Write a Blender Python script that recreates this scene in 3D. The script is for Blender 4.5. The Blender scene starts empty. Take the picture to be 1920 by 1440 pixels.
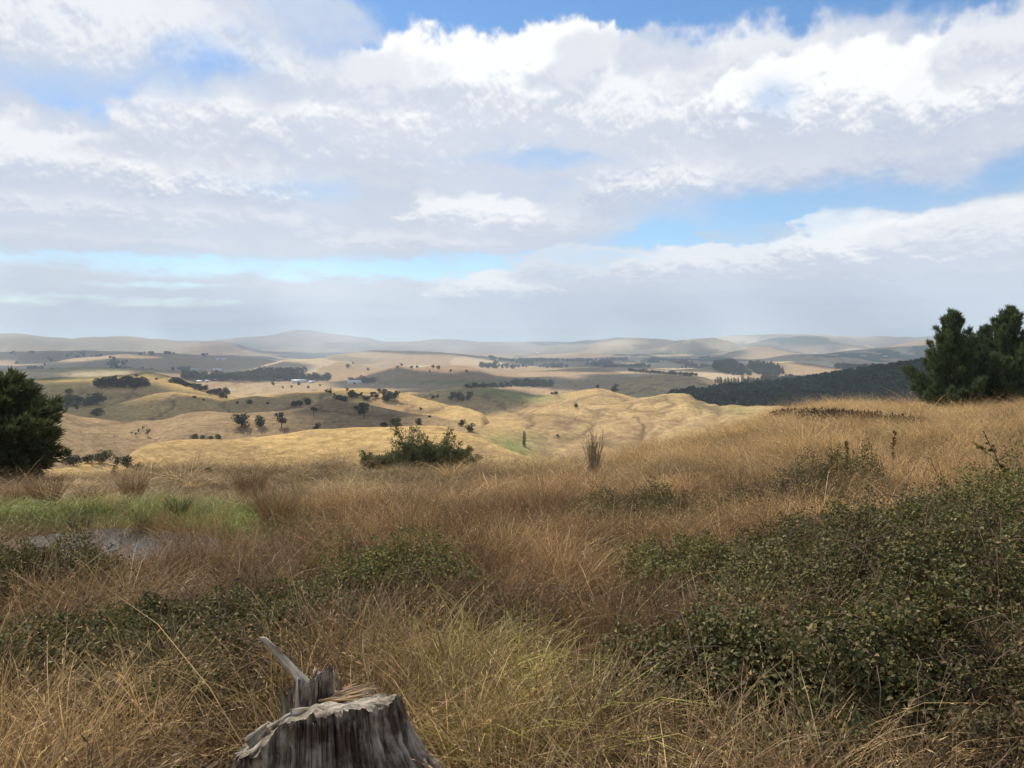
import bpy, math, random
import numpy as np
from mathutils import Vector, Matrix, Euler

SC = bpy.context.scene
COL = SC.collection
R = math.radians
random.seed(7)

# ------------------------------------------------------------------ camera
FPX, PITCH = 1450.0, 2.84            # focal length in photo pixels (1920 wide), downward pitch in degrees
cam_data = bpy.data.cameras.new('camera')
cam_data.sensor_width = 36.0
cam_data.lens = 36.0 * FPX / 1920.0
cam_data.clip_start = 0.1
cam_data.clip_end = 90000.0
cam = bpy.data.objects.new('camera', cam_data)
COL.objects.link(cam)
cam.location = (0, 0, 0)
cam.rotation_euler = (R(90 - PITCH), 0, 0)
SC.camera = cam

# ------------------------------------------------------------------ view transform, sun
SC.view_settings.view_transform = 'Standard'
SC.view_settings.look = 'None'
SC.view_settings.exposure = 0.1
SC.view_settings.gamma = 1.0
SC.view_settings.use_curve_mapping = False
SUN_AZ, SUN_EL = -38.0, 52.0         # degrees right of the view axis (negative: left), above the horizon
SUN_DIR = Vector((math.sin(R(SUN_AZ)) * math.cos(R(SUN_EL)), math.cos(R(SUN_AZ)) * math.cos(R(SUN_EL)), math.sin(R(SUN_EL))))
sun_data = bpy.data.lights.new('sun', 'SUN')
sun_data.energy = 5.0
sun_data.angle = R(0.53)
sun_data.color = (1.0, 0.94, 0.85)
sun = bpy.data.objects.new('sun', sun_data)
sun.rotation_euler = SUN_DIR.to_track_quat('Z', 'Y').to_euler()
COL.objects.link(sun)
SC.cycles.max_bounces = 6
SC.cycles.diffuse_bounces = 3
SC.cycles.glossy_bounces = 2
SC.cycles.transmission_bounces = 3
SC.cycles.transparent_max_bounces = 8
SC.cycles.volume_bounces = 2
SC.cycles.use_denoising = True
SC.cycles.denoiser = 'OPENIMAGEDENOISE'
SC.cycles.denoising_prefilter = 'ACCURATE'

# ------------------------------------------------------------------ noise in numpy
_rs = np.random.RandomState(11)
_ang = _rs.rand(256, 256).astype(np.float32) * 2 * np.pi
_GX, _GY = np.cos(_ang), np.sin(_ang)
def gnoise(x, y, seed=0):
    x = np.asarray(x, np.float32) + seed * 17.31; y = np.asarray(y, np.float32) + seed * 9.77
    xi = np.floor(x); yi = np.floor(y)
    fx = x - xi; fy = y - yi
    a = xi.astype(np.int32) & 255; b = yi.astype(np.int32) & 255
    a1 = (a + 1) & 255; b1 = (b + 1) & 255
    u = fx * fx * fx * (fx * (fx * 6 - 15) + 10); v = fy * fy * fy * (fy * (fy * 6 - 15) + 10)
    n00 = _GX[a, b] * fx + _GY[a, b] * fy
    n10 = _GX[a1, b] * (fx - 1) + _GY[a1, b] * fy
    n01 = _GX[a, b1] * fx + _GY[a, b1] * (fy - 1)
    n11 = _GX[a1, b1] * (fx - 1) + _GY[a1, b1] * (fy - 1)
    return 1.5 * ((n00 * (1 - u) + n10 * u) * (1 - v) + (n01 * (1 - u) + n11 * u) * v)
def fbm(x, y, octaves=5, seed=0, rough=0.5):
    s = 0; a = 1.0; t = 0; f = 1.0
    for k in range(octaves):
        s = s + a * gnoise(x * f, y * f, seed + k * 3); t += a; a *= rough; f *= 2.03
    return s / t
def sstep(a, b, x):
    t = np.clip((x - a) / (b - a), 0, 1)
    return t * t * (3 - 2 * t)
def smax(a, b, k):
    h = np.clip(k - np.abs(a - b), 0, None) / k
    return np.maximum(a, b) + h * h * k * 0.25

CP, SP = math.cos(R(PITCH)), math.sin(R(PITCH))
def pdir(u, v):
    """photo pixel -> (azimuth in radians, tangent of elevation)"""
    x = (np.asarray(u, float) - 960) / FPX; y = -(np.asarray(v, float) - 720) / FPX
    dy = CP + y * SP; dz = -SP + y * CP
    return np.arctan2(x, dy), dz / np.hypot(x, dy)

# ------------------------------------------------------------------ sky: physical sky with a computed cloud deck
def billow(x, y, octaves=4, seed=0, rough=0.5):
    s = 0; a = 1.0; t = 0; f = 1.0
    for k in range(octaves):
        s = s + a * (1 - 2.2 * np.abs(gnoise(x * f, y * f, seed + k * 3))); t += a; a *= rough; f *= 2.07
    return s / t
def cloud_deck(W=2560, H=1300, az_half=60.0):
    """cloud cover and brightness over azimuth (columns) and elevation (rows, finer towards the horizon)"""
    rowt = (np.arange(H) + 0.5) / H
    el = (94.0 * rowt ** 2 - 4.0).astype(np.float32)
    az = (((np.arange(W) + 0.5) / W * 2 - 1) * az_half).astype(np.float32)
    A, E = np.meshgrid(az, el)
    yn = 21.0 * np.log(np.maximum(E + 6.5, 0.4))          # clouds flatten towards the horizon
    far = np.clip(E / 14, 0, 1)
    xs = A
    big = fbm(xs * 0.11, yn * 0.22, 4, 1)
    big2 = fbm(xs * 0.11 + 40, yn * 0.22 + 17, 4, 2)
    fine = fbm(xs * 0.40, yn * 0.62, 4, 3, 0.5)
    fine2 = fbm(xs * 0.40 + 9, yn * 0.62 + 31, 4, 4, 0.5)
    k = np.clip((E + 2) / 14, 0.12, 1)
    Aw = A + 1.8 * big + 1.5 * fine
    Ew = E + k * (1.4 * big2 + 0.8 * fine2)
    def px(u, v):
        a, t = pdir(u, v)
        return math.degrees(a), math.degrees(math.atan(t))
    def blob(u, v, ru, rv, p=1.0):
        a0, e0 = px(u, v)
        dx = (Aw - a0) / (ru / 22.5); dy = (Ew - e0) / (rv / 24.0)
        return np.exp(-(dx * dx + dy * dy) ** p)
    # --- the thin sheet behind: cover with the open blue of the photograph (u, v, half width, half height, depth)
    cover = np.full(A.shape, 0.90, np.float32) + 0.30 * big
    for b in ((1150, -30, 540, 95, 1.9), (760, 25, 130, 70, 1.2), (395, 118, 80, 44, 1.2), (1800, 20, 60, 66, 1.1), (1640, -50, 160, 45, .5),
              (540, 30, 120, 60, .35), (220, 160, 200, 48, .62), (1420, 402, 175, 58, 1.4), (1640, 372, 210, 28, 1.3), (1895, 325, 70, 26, 1.0),
              (560, 500, 460, 22, .62), (880, 498, 150, 22, .4), (200, 562, 320, 8, .34), (1000, 298, 110, 22, .62), (1440, 190, 44, 36, .62), (1130, 485, 150, 18, .45),
              (1280, 450, 170, 24, .6), (560, 350, 150, 24, .36), (300, 535, 120, 7, .4)):
        cover = cover - b[4] * blob(*b[:4], p=1.6)
    cover = cover - .55 * sstep(27, 42, E)                 # overhead the deck is broken and the blue shows, as along the top of the view
    d = cover + 0.26 * fine + 0.10 * fbm(xs * 1.9, yn * 2.6, 4, 8, .6)
    alpha = sstep(0.15, 0.85, d) * .97
    br = .58 + 0.10 * big2 + .05 * fine2
    for b in ((1750, 285, 230, 50, -.10), (200, 150, 240, 60, -.08), (1400, 545, 500, 26, -.03), (150, 40, 260, 60, .16), (900, 250, 300, 60, .06)):
        br = br + b[4] * blob(*b[:4])
    # --- cumulus: puffs with lit heads and soft grey bases, far ones first
    puff = billow(xs * .30, yn * .46, 5, 41, .52)
    puff2 = billow(xs * .72, yn * 1.0, 4, 43, .5)
    up = .22
    rel = (billow(xs * .30 - .05, yn * .46 - up, 4, 41, .5) - billow(xs * .30 + .05, yn * .46 + up, 4, 41, .5)) * -.5
    rel2 = (billow(xs * .72 - .05, yn * 1.0 - up, 4, 43, .5) - billow(xs * .72 + .05, yn * 1.0 + up, 4, 43, .5)) * -.5
    rel3 = (billow(xs * 1.6 - .05, yn * 2.0 - up, 3, 47, .5) - billow(xs * 1.6 + .05, yn * 2.0 + up, 3, 47, .5)) * -.5
    def cumulus(u, vb, hw, hh, hi, lo, crisp=.5, op=1.0):
        nonlocal br, alpha
        a0, e0 = px(u, vb)
        _, e1 = px(u, vb - hh)
        ra = hw / 22.0; h = max(e1 - e0, .2)
        x = (Aw - a0) / ra; y = (Ew - e0) / h
        yy = np.where(y > 0, y * y, (y / .40) ** 2)
        dd = 1 - np.abs(x) ** 2.2 - yy + .30 * puff + .12 * puff2
        al = sstep(.0, crisp * .8, dd) * np.where(y > .1, 1, sstep(-.55, .1, y)) * op
        t = sstep(-.10, .55, y + .46 * rel + .32 * rel2 + .24 * rel3 + .12 * puff - .06 * x * x)
        b_ = lo - .01 + (hi - lo) * t
        br = br * (1 - al) + b_ * al
        alpha = alpha + (1 - alpha) * al
    for c in ((300, 600, 500, 34, .50, .44, 1.4, .6), (1400, 598, 560, 40, .50, .42, 1.4, .7), (1800, 560, 300, 40, .52, .42, 1.0, .8), (1200, 560, 360, 40, .55, .46, 1.0, .8), (640, 574, 110, 24, .62, .5, .9, .7), (420, 480, 420, 34, .60, .52, 1.2, .7),
              (930, 556, 120, 50, .86, .50, .6, .95), (1590, 530, 130, 40, .66, .48, .8, .8), (1130, 520, 170, 56, .72, .52, .7, .9), (1420, 515, 220, 68, .82, .50, .5, .95),
              (1760, 520, 260, 70, .68, .46, .7, .9), (1640, 488, 150, 100, .90, .52, .35, 1), (1880, 470, 140, 110, .88, .52, .45, 1), (1800, 455, 130, 60, .76, .56, .6, .8),
              (780, 470, 170, 50, .76, .56, .8, .8), (480, 430, 150, 44, .74, .56, .8, .8), (120, 460, 260, 50, .66, .55, 1.0, .7), (1390, 440, 90, 26, .54, .40, .6, .8),
              (200, 420, 130, 66, .86, .56, .6, .9), (1000, 440, 150, 70, .76, .56, .9, .7), (890, 425, 110, 66, .90, .58, .5, .9), (60, 400, 120, 50, .74, .56, .8, .8), (350, 415, 110, 50, .74, .56, .8, .8),
              (620, 360, 220, 50, .70, .55, 1.0, .75), (700, 350, 120, 34, .76, .58, .8, .7), (1250, 400, 160, 80, .66, .50, .9, .8),
              (230, 355, 270, 110, .92, .50, .6, .95), (40, 330, 140, 120, .84, .56, .8, .9), (900, 310, 110, 56, .78, .58, .8, .8),
              (1250, 362, 140, 130, .90, .46, .55, .95), (1430, 345, 120, 76, .92, .50, .5, .95), (1740, 345, 330, 150, .64, .40, .8, .95), (1850, 290, 110, 70, .76, .48, .7, .85),
              (560, 300, 300, 150, .84, .54, .8, .9), (430, 250, 190, 90, .88, .60, .7, .85), (880, 285, 360, 190, .86, .58, .7, .95), (1180, 270, 300, 170, .82, .58, .8, .9), (860, 240, 230, 185, .94, .64, .40, 1),
              (1030, 210, 200, 165, .92, .62, .35, 1), (640, 170, 200, 90, .70, .56, .9, .75), (1120, 150, 120, 80, .66, .54, .8, .7), (1370, 230, 260, 190, .88, .62, .7, .95), (1250, 120, 80, 60, .60, .52, .8, .7),
              (1560, 130, 260, 110, .72, .54, 1.2, .75), (1650, 215, 280, 150, .95, .56, .45, 1), (1860, 230, 160, 190, .90, .52, .45, 1), (1900, 110, 110, 120, .78, .60, .7, .9),
              (170, 120, 330, 220, .80, .54, .9, .95), (560, 60, 130, 110, .66, .55, 1.1, .75)):
        cumulus(*c)
    for b in ((1440, 186, 36, 28, .5), (1000, 300, 110, 15, .5), (395, 120, 56, 30, .7), (1620, 366, 220, 20, .75), (1410, 398, 120, 40, .85), (1895, 322, 60, 18, .8), (280, 150, 120, 26, .25), (560, 352, 120, 14, .2), (1130, 486, 90, 10, .4)):
        alpha = alpha * (1 - b[4] * blob(*b[:4], p=1.4))          # rifts through the deck
    br = br + .10 * sstep(11, 3, E)
    # towards the horizon everything melts into a pale blue-grey
    hz = np.exp(-np.maximum(E, 0) / 3.4)
    br = br * (1 - .6 * hz) + .6 * hz * (.66 + .05 * fbm(xs * .06, yn * .55, 5, 31))
    t3 = np.clip((br - .36) / .56, 0, 1)[..., None]
    dark = np.array((.440, .505, .655)); mid = np.array((.630, .670, .755)); lite = np.array((.95, .95, .95))
    col = np.where(t3 < .5, dark + (mid - dark) * (t3 * 2), mid + (lite - mid) * (t3 * 2 - 1))
    col = col * (1 - .75 * hz[..., None]) + .75 * hz[..., None] * np.array((.52, .645, .81))
    out = np.empty((H, W, 4), np.float32)
    out[..., :3] = col; out[..., 3] = np.clip(alpha, 0, 1)
    return out

def node(nt, typ, ins=None, **props):
    n = nt.nodes.new(typ)
    for k, v in props.items():
        setattr(n, k, v)
    for k, v in (ins or {}).items():
        s = n.inputs[k]
        if isinstance(v, bpy.types.NodeSocket):
            nt.links.new(v, s)
        else:
            s.default_value = v
    return n
def mth(nt, op, a, b=0.0, c=0.0, clamp=False):
    return node(nt, 'ShaderNodeMath', {0: a, 1: b, 2: c}, operation=op, use_clamp=clamp).outputs[0]

world = bpy.data.worlds.new('World')
SC.world = world
world.use_nodes = True
wt = world.node_tree
wt.nodes.clear()
sky = node(wt, 'ShaderNodeTexSky', sky_type='NISHITA', sun_disc=False, sun_elevation=R(SUN_EL), sun_rotation=R(SUN_AZ), altitude=300.0, air_density=1.0, dust_density=0.15, ozone_density=2.5)
deck = cloud_deck()
img = bpy.data.images.new('cloud_deck', deck.shape[1], deck.shape[0], alpha=True, float_buffer=True)
img.colorspace_settings.name = 'Linear Rec.709'
img.alpha_mode = 'CHANNEL_PACKED'
img.pixels.foreach_set(deck.ravel())
img.update()
tc = node(wt, 'ShaderNodeTexCoord')
sep = node(wt, 'ShaderNodeSeparateXYZ', {0: tc.outputs['Generated']})
azn = mth(wt, 'ARCTAN2', sep.outputs[0], sep.outputs[1])
eln = mth(wt, 'ARCSINE', sep.outputs[2])
uu = mth(wt, 'MULTIPLY_ADD', azn, 1.0 / R(120.0), 0.5)
vv = mth(wt, 'SQRT', mth(wt, 'MAXIMUM', mth(wt, 'MULTIPLY_ADD', eln, 1.0 / R(94.0), 4.0 / 94.0), 0.0))
cxy = node(wt, 'ShaderNodeCombineXYZ', {0: uu, 1: vv, 2: 0.0})
tex = node(wt, 'ShaderNodeTexImage', {0: cxy.outputs[0]}, image=img, extension='MIRROR', interpolation='Cubic')
hsv = node(wt, 'ShaderNodeHueSaturation', {'Saturation': 1.22, 'Value': 1.0, 'Color': sky.outputs[0]})
bg_sky = node(wt, 'ShaderNodeBackground', {0: hsv.outputs[0], 1: 0.125})
bg_cl = node(wt, 'ShaderNodeBackground', {0: tex.outputs['Color'], 1: 1.0})
mix = node(wt, 'ShaderNodeMixShader', {0: tex.outputs['Alpha'], 1: bg_sky.outputs[0], 2: bg_cl.outputs[0]})
node(wt, 'ShaderNodeOutputWorld', {0: mix.outputs[0]})

# ------------------------------------------------------------------ mesh helpers
def make_mesh(name, V, F, mats=(), attrs=None, smooth=False, fmat=None):
    """V (n,3); F list of (m,3) / (m,4) index arrays; attrs {name: ('FLOAT'|'COLOR', per-vertex data)}"""
    me = bpy.data.meshes.new(name)
    V = np.asarray(V, np.float32)
    F = [np.asarray(f, np.int32) for f in F if len(f)]
    me.vertices.add(len(V)); me.vertices.foreach_set('co', V.ravel())
    nl = sum(f.size for f in F); nf = sum(len(f) for f in F)
    me.loops.add(nl); me.loops.foreach_set('vertex_index', np.concatenate([f.ravel() for f in F]))
    sizes = np.concatenate([np.full(len(f), f.shape[1], np.int32) for f in F])
    me.polygons.add(nf)
    me.polygons.foreach_set('loop_start', np.concatenate([[0], np.cumsum(sizes)[:-1]]).astype(np.int32))
    if smooth:
        me.polygons.foreach_set('use_smooth', np.ones(nf, bool))
    for m in mats:
        me.materials.append(m)
    if fmat is not None:
        me.polygons.foreach_set('material_index', np.asarray(fmat, np.int32))
    for k, (typ, data) in (attrs or {}).items():
        if typ == 'COLOR':
            a = me.attributes.new(k, 'FLOAT_COLOR', 'POINT')
            d = np.ones((len(V), 4), np.float32); d[:, :3] = data
            a.data.foreach_set('color', d.ravel())
        else:
            a = me.attributes.new(k, 'FLOAT', 'POINT')
            a.data.foreach_set('value', np.asarray(data, np.float32))
    me.update(calc_edges=True)
    return me
def add(name, me, parent=None, loc=None, **props):
    o = bpy.data.objects.new(name, me)
    COL.objects.link(o)
    if parent is not None:
        o.parent = parent
    if loc is not None:
        o.location = loc
    for k, v in props.items():
        if v is not None:
            o[k] = v
    return o
def empty(name, loc, label, category, group=None, rz=0.0):
    o = add(name, None, None, loc, label=label, category=category, group=group)
    o.rotation_euler = (0, 0, rz)
    return o
def copy_tree(src, loc, rz=0.0, scale=1.0, label=None, name=None):
    c = src.copy(); COL.objects.link(c)
    if name: c.name = name
    c.location = loc; c.rotation_euler = (0, 0, rz)
    c.scale = (scale,) * 3 if isinstance(scale, (int, float)) else scale
    if label: c['label'] = label
    for ch in src.children:
        d = ch.copy(); COL.objects.link(d); d.parent = c
        for g in ch.children:
            e = g.copy(); COL.objects.link(e); e.parent = d
    return c

# ------------------------------------------------------------------ terrain: one height field over azimuth and distance
class Ridge:
    """a hill crest: points (photo u, photo v, distance), front and back widths in metres"""
    def __init__(self, pts, wf, wb, zb, edge=2.0, k=2.0):
        a, z, r = [], [], []
        for u, v, d in pts:
            az, t = pdir(u, v)
            a.append(az); r.append(d); z.append(d * t)
        o = np.argsort(a)
        self.a = np.array(a)[o]; self.z = np.array(z)[o]; self.r = np.array(r)[o]
        self.wf, self.wb, self.zb, self.edge, self.k = wf, wb, zb, R(edge), k
    def height(self, az, r):
        aa = np.linspace(self.a[0] - .2, self.a[-1] + .2, 1400)
        ker = np.exp(-np.linspace(-2.2, 2.2, 13) ** 2); ker /= ker.sum()
        pad = lambda q: np.convolve(np.pad(q, 6, mode='edge'), ker, 'valid')
        zc = np.interp(az, aa, pad(np.interp(aa, self.a, self.z)))[:, None]
        rc = np.interp(az, aa, pad(np.interp(aa, self.a, self.r)))[:, None]
        out = np.maximum(np.maximum(self.a[0] - az, az - self.a[-1]), 0)
        fade = np.exp(-(out / self.edge) ** 2)[:, None]
        w = np.where(r[None, :] < rc, self.wf, self.wb)
        g = np.exp(-((r[None, :] - rc) / w) ** 2) * fade
        return np.where(g > .004, self.zb + (zc - self.zb) * g, -1e4)

GROUND_CREST = [(-300, 893, 33), (0, 893, 33), (240, 893, 33), (500, 892, 33), (700, 889, 34), (900, 881, 36), (1050, 878, 40), (1150, 868, 46), (1250, 846, 60), (1350, 820, 80),
                (1440, 793, 100), (1500, 775, 122), (1560, 766, 130), (1650, 769, 112), (1720, 774, 82), (1800, 776, 66), (1920, 768, 60), (2300, 750, 55)]
RIDGES = [
    # (crest, front width, back width, base height)
    Ridge([(-60, 884, 120), (60, 884, 125), (120, 879, 130), (165, 866, 135), (190, 866, 135), (240, 879, 130), (310, 893, 125)], 22, 24, -36, 1.0),
    Ridge([(228, 866, 190), (250, 845, 205), (275, 833, 215), (330, 828, 225), (420, 826, 235), (500, 819, 245), (600, 809, 250), (700, 803, 250), (780, 800, 250), (830, 803, 250), (880, 815, 245), (940, 838, 238), (1000, 862, 230), (1045, 884, 222)], 70, 60, -62, .7),
    Ridge([(-100, 770, 400), (40, 772, 420), (110, 775, 430), (160, 782, 440), (230, 787, 440), (290, 785, 440), (340, 775, 430), (390, 771, 425), (440, 773, 420), (520, 770, 420), (560, 762, 425), (600, 752, 430), (625, 749, 430), (650, 756, 430), (700, 763, 425), (760, 771, 410), (820, 780, 395), (870, 795, 380), (950, 826, 350), (1000, 852, 330), (1040, 880, 310)], 95, 90, -72, .8),
    Ridge([(130, 770, 660), (180, 764, 670), (240, 753, 680), (290, 739, 690), (330, 734, 690), (370, 738, 690), (410, 747, 680), (440, 748, 670), (480, 743, 660), (530, 748, 640), (570, 757, 620)], 130, 120, -76, 1.0),
    Ridge([(500, 742, 720), (560, 735, 740), (640, 730, 750), (690, 728, 750), (740, 733, 740), (790, 744, 720), (850, 760, 690), (900, 776, 650)], 130, 110, -80, 1.0),
    Ridge([(-60, 716, 950), (40, 711, 980), (100, 708, 1000), (200, 706, 1000), (240, 702, 1000), (275, 696, 1000), (310, 700, 990), (350, 716, 960), (400, 733, 930), (430, 742, 900)], 200, 170, -82, 1.2),
    Ridge([(740, 740, 960), (800, 735, 980), (860, 727, 1000), (900, 726, 1000), (960, 734, 980), (1010, 743, 950), (1050, 741, 930), (1085, 733, 920), (1120, 728, 920), (1170, 741, 900), (1220, 756, 880)], 210, 170, -84, 1.2),
    Ridge([(905, 800, 480), (960, 785, 520), (1010, 766, 560), (1060, 756, 590), (1120, 758, 600), (1170, 752, 610), (1200, 743, 620), (1250, 740, 620), (1290, 742, 610), (1330, 757, 590), (1400, 766, 570), (1500, 766, 550), (1620, 775, 520)], 210, 120, -78, 1.5),
    Ridge([(1230, 778, 860), (1300, 764, 880), (1400, 754, 900), (1500, 746, 900), (1600, 731, 890), (1740, 708, 880), (1920, 690, 880), (2200, 690, 880)], 190, 170, -84, 1.5),
    Ridge([(1140, 722, 1500), (1180, 710, 1520), (1220, 702, 1540), (1290, 703, 1560), (1340, 712, 1560), (1400, 720, 1500)], 250, 220, -92, 1.2),
    Ridge([(700, 694, 2250), (720, 690, 2250), (745, 684, 2250), (775, 689, 2250), (810, 686, 2300), (860, 685, 2300), (900, 692, 2250), (930, 703, 2200)], 330, 300, -96, 1.0),
    Ridge([(940, 708, 2300), (1000, 699, 2400), (1060, 692, 2450), (1150, 689, 2500), (1220, 690, 2500), (1280, 700, 2400)], 380, 350, -96, 1.4),
    Ridge([(470, 694, 2900), (500, 684, 3000), (530, 675, 3000), (600, 672, 3000), (660, 680, 2950), (700, 690, 2900)], 420, 400, -98, 1.4),
    Ridge([(-100, 690, 2100), (60, 692, 2100), (160, 688, 2150), (250, 690, 2200), (330, 694, 2200), (420, 697, 2100)], 300, 300, -96, 1.5),
    Ridge([(1260, 696, 2500), (1330, 688, 2600), (1380, 680, 2700), (1480, 677, 2700), (1560, 688, 2500), (1640, 694, 2400)], 420, 350, -98, 1.6),
    Ridge([(1480, 706, 1900), (1550, 698, 1950), (1620, 691, 2000), (1700, 696, 2000), (1800, 700, 1900)], 280, 250, -94, 1.4),
    Ridge([(150, 671, 4200), (230, 664, 4300), (300, 662, 4300), (420, 667, 4200), (480, 672, 4200)], 500, 500, -100, 1.8),
    Ridge([(-100, 662, 5200), (0, 660, 5200), (100, 656, 5300), (200, 657, 5400), (300, 660, 5400)], 600, 600, -100, 2),
    Ridge([(640, 664, 4700), (700, 656, 4900), (760, 657, 4900), (830, 660, 4800), (900, 667, 4600)], 560, 500, -100, 1.6),
    Ridge([(1430, 672, 4300), (1480, 664, 4400), (1540, 664, 4400), (1600, 672, 4300)], 420, 400, -98, 1.4),
    Ridge([(1340, 668, 6000), (1370, 658, 6200), (1420, 647, 6400), (1450, 649, 6400), (1500, 659, 6200), (1520, 666, 6000)], 700, 700, -100, .9),
    Ridge([(1490, 670, 5800), (1560, 660, 6000), (1620, 654, 6300), (1680, 645, 6600), (1720, 639, 6800), (1780, 636, 6800), (1860, 640, 6800), (2100, 646, 6800)], 900, 800, -100, 1.5),
    Ridge([(1200, 660, 8200), (1240, 650, 8600), (1270, 640, 8800), (1310, 632, 9000), (1345, 634, 9000), (1370, 642, 8800), (1400, 655, 8400)], 1100, 900, -100, .8),
    Ridge([(1060, 662, 8500), (1090, 652, 9000), (1120, 643, 9400), (1155, 637, 9600), (1200, 634, 9800), (1250, 637, 9800), (1300, 640, 9600)], 1300, 1000, -100, 1.2),
    Ridge([(1380, 650, 9500), (1420, 640, 10000), (1460, 631, 10500), (1500, 627, 10800), (1545, 629, 10800), (1580, 638, 10400), (1620, 646, 10000)], 1500, 1200, -100, 1.2),
    Ridge([(1300, 634, 13000), (1370, 627, 13500), (1430, 627, 13500), (1500, 626, 13500), (1620, 631, 13500), (1700, 628, 13500), (1850, 632, 13500), (2100, 630, 13500)], 2200, 1800, -100, 1.6),
    Ridge([(-200, 628, 9500), (0, 627, 9500), (60, 625, 9500), (130, 632, 9500), (180, 629, 9800), (250, 630, 10000), (330, 637, 10000), (420, 640, 9800)], 1700, 1500, -100, 2),
    Ridge([(370, 643, 15000), (410, 637, 15500), (450, 632, 16000), (500, 627, 16200), (530, 621, 16200), (556, 617, 16200), (590, 621, 16200), (640, 627, 16000), (690, 634, 15800), (740, 641, 15500)], 2600, 2200, -100, .8),
    Ridge([(560, 646, 12800), (640, 639, 13000), (720, 639, 13000), (800, 636, 13200), (840, 636, 13200), (900, 642, 13000), (960, 642, 13000), (1020, 641, 13000), (1080, 639, 13000), (1150, 633, 13200), (1220, 634, 13200)], 2000, 1800, -100, 2),
    Ridge([(-300, 636, 21000), (400, 638, 21000), (900, 641, 21000), (1500, 636, 21000), (2300, 634, 21000)], 4000, 4000, -100, 5),
]
az_in = np.arange(-37.0, 37.001, 0.105)
AZ = R(1) * np.concatenate([np.linspace(-180, -60, 21)[:-1], np.linspace(-60, -37, 24)[:-1], az_in, np.linspace(37, 60, 24)[1:], np.linspace(60, 180, 21)[1:]])
RR = np.concatenate([np.geomspace(1.0, 150, 250)[:-1], np.geomspace(150, 3200, 300)[:-1], np.geomspace(3200, 34000, 110)])
def ground_height(az, r):
    aa = np.array([pdir(u, v)[0] for u, v, d in GROUND_CREST]); zz = np.array([d * pdir(u, v)[1] for u, v, d in GROUND_CREST]); rr = np.array([d for u, v, d in GROUND_CREST])
    fine = np.linspace(-.9, .9, 900)
    ker = np.exp(-np.linspace(-2, 2, 25) ** 2); ker /= ker.sum()
    f = lambda q: np.interp(az, fine, np.convolve(np.pad(np.interp(fine, aa, q), 12, mode='edge'), ker, 'valid'))[:, None]
    zc, rc = f(zz), f(rr)
    r = r[None, :]
    z0 = -1.93
    slope = (zc - z0) / (rc - 3.5)
    z = z0 + slope * (r - 3.5)
    z = np.where(r < 3.5, z0 + np.minimum(slope, 0) * (r - 3.5) * .5, z)
    over = np.maximum(r - rc, 0)                           # beyond the brow the hill rolls over and drops away
    wide = np.clip(rc * .35, 8, 34)
    z = z - np.where(over < 2 * wide, over ** 2 / (4 * wide) * .52, (over - wide) * .52) + np.where(over > 0, slope * 0, 0)
    back = np.abs(az)[:, None] > R(80)
    return np.where(back, z0 - .04 * (r - 3.5), z)
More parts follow.
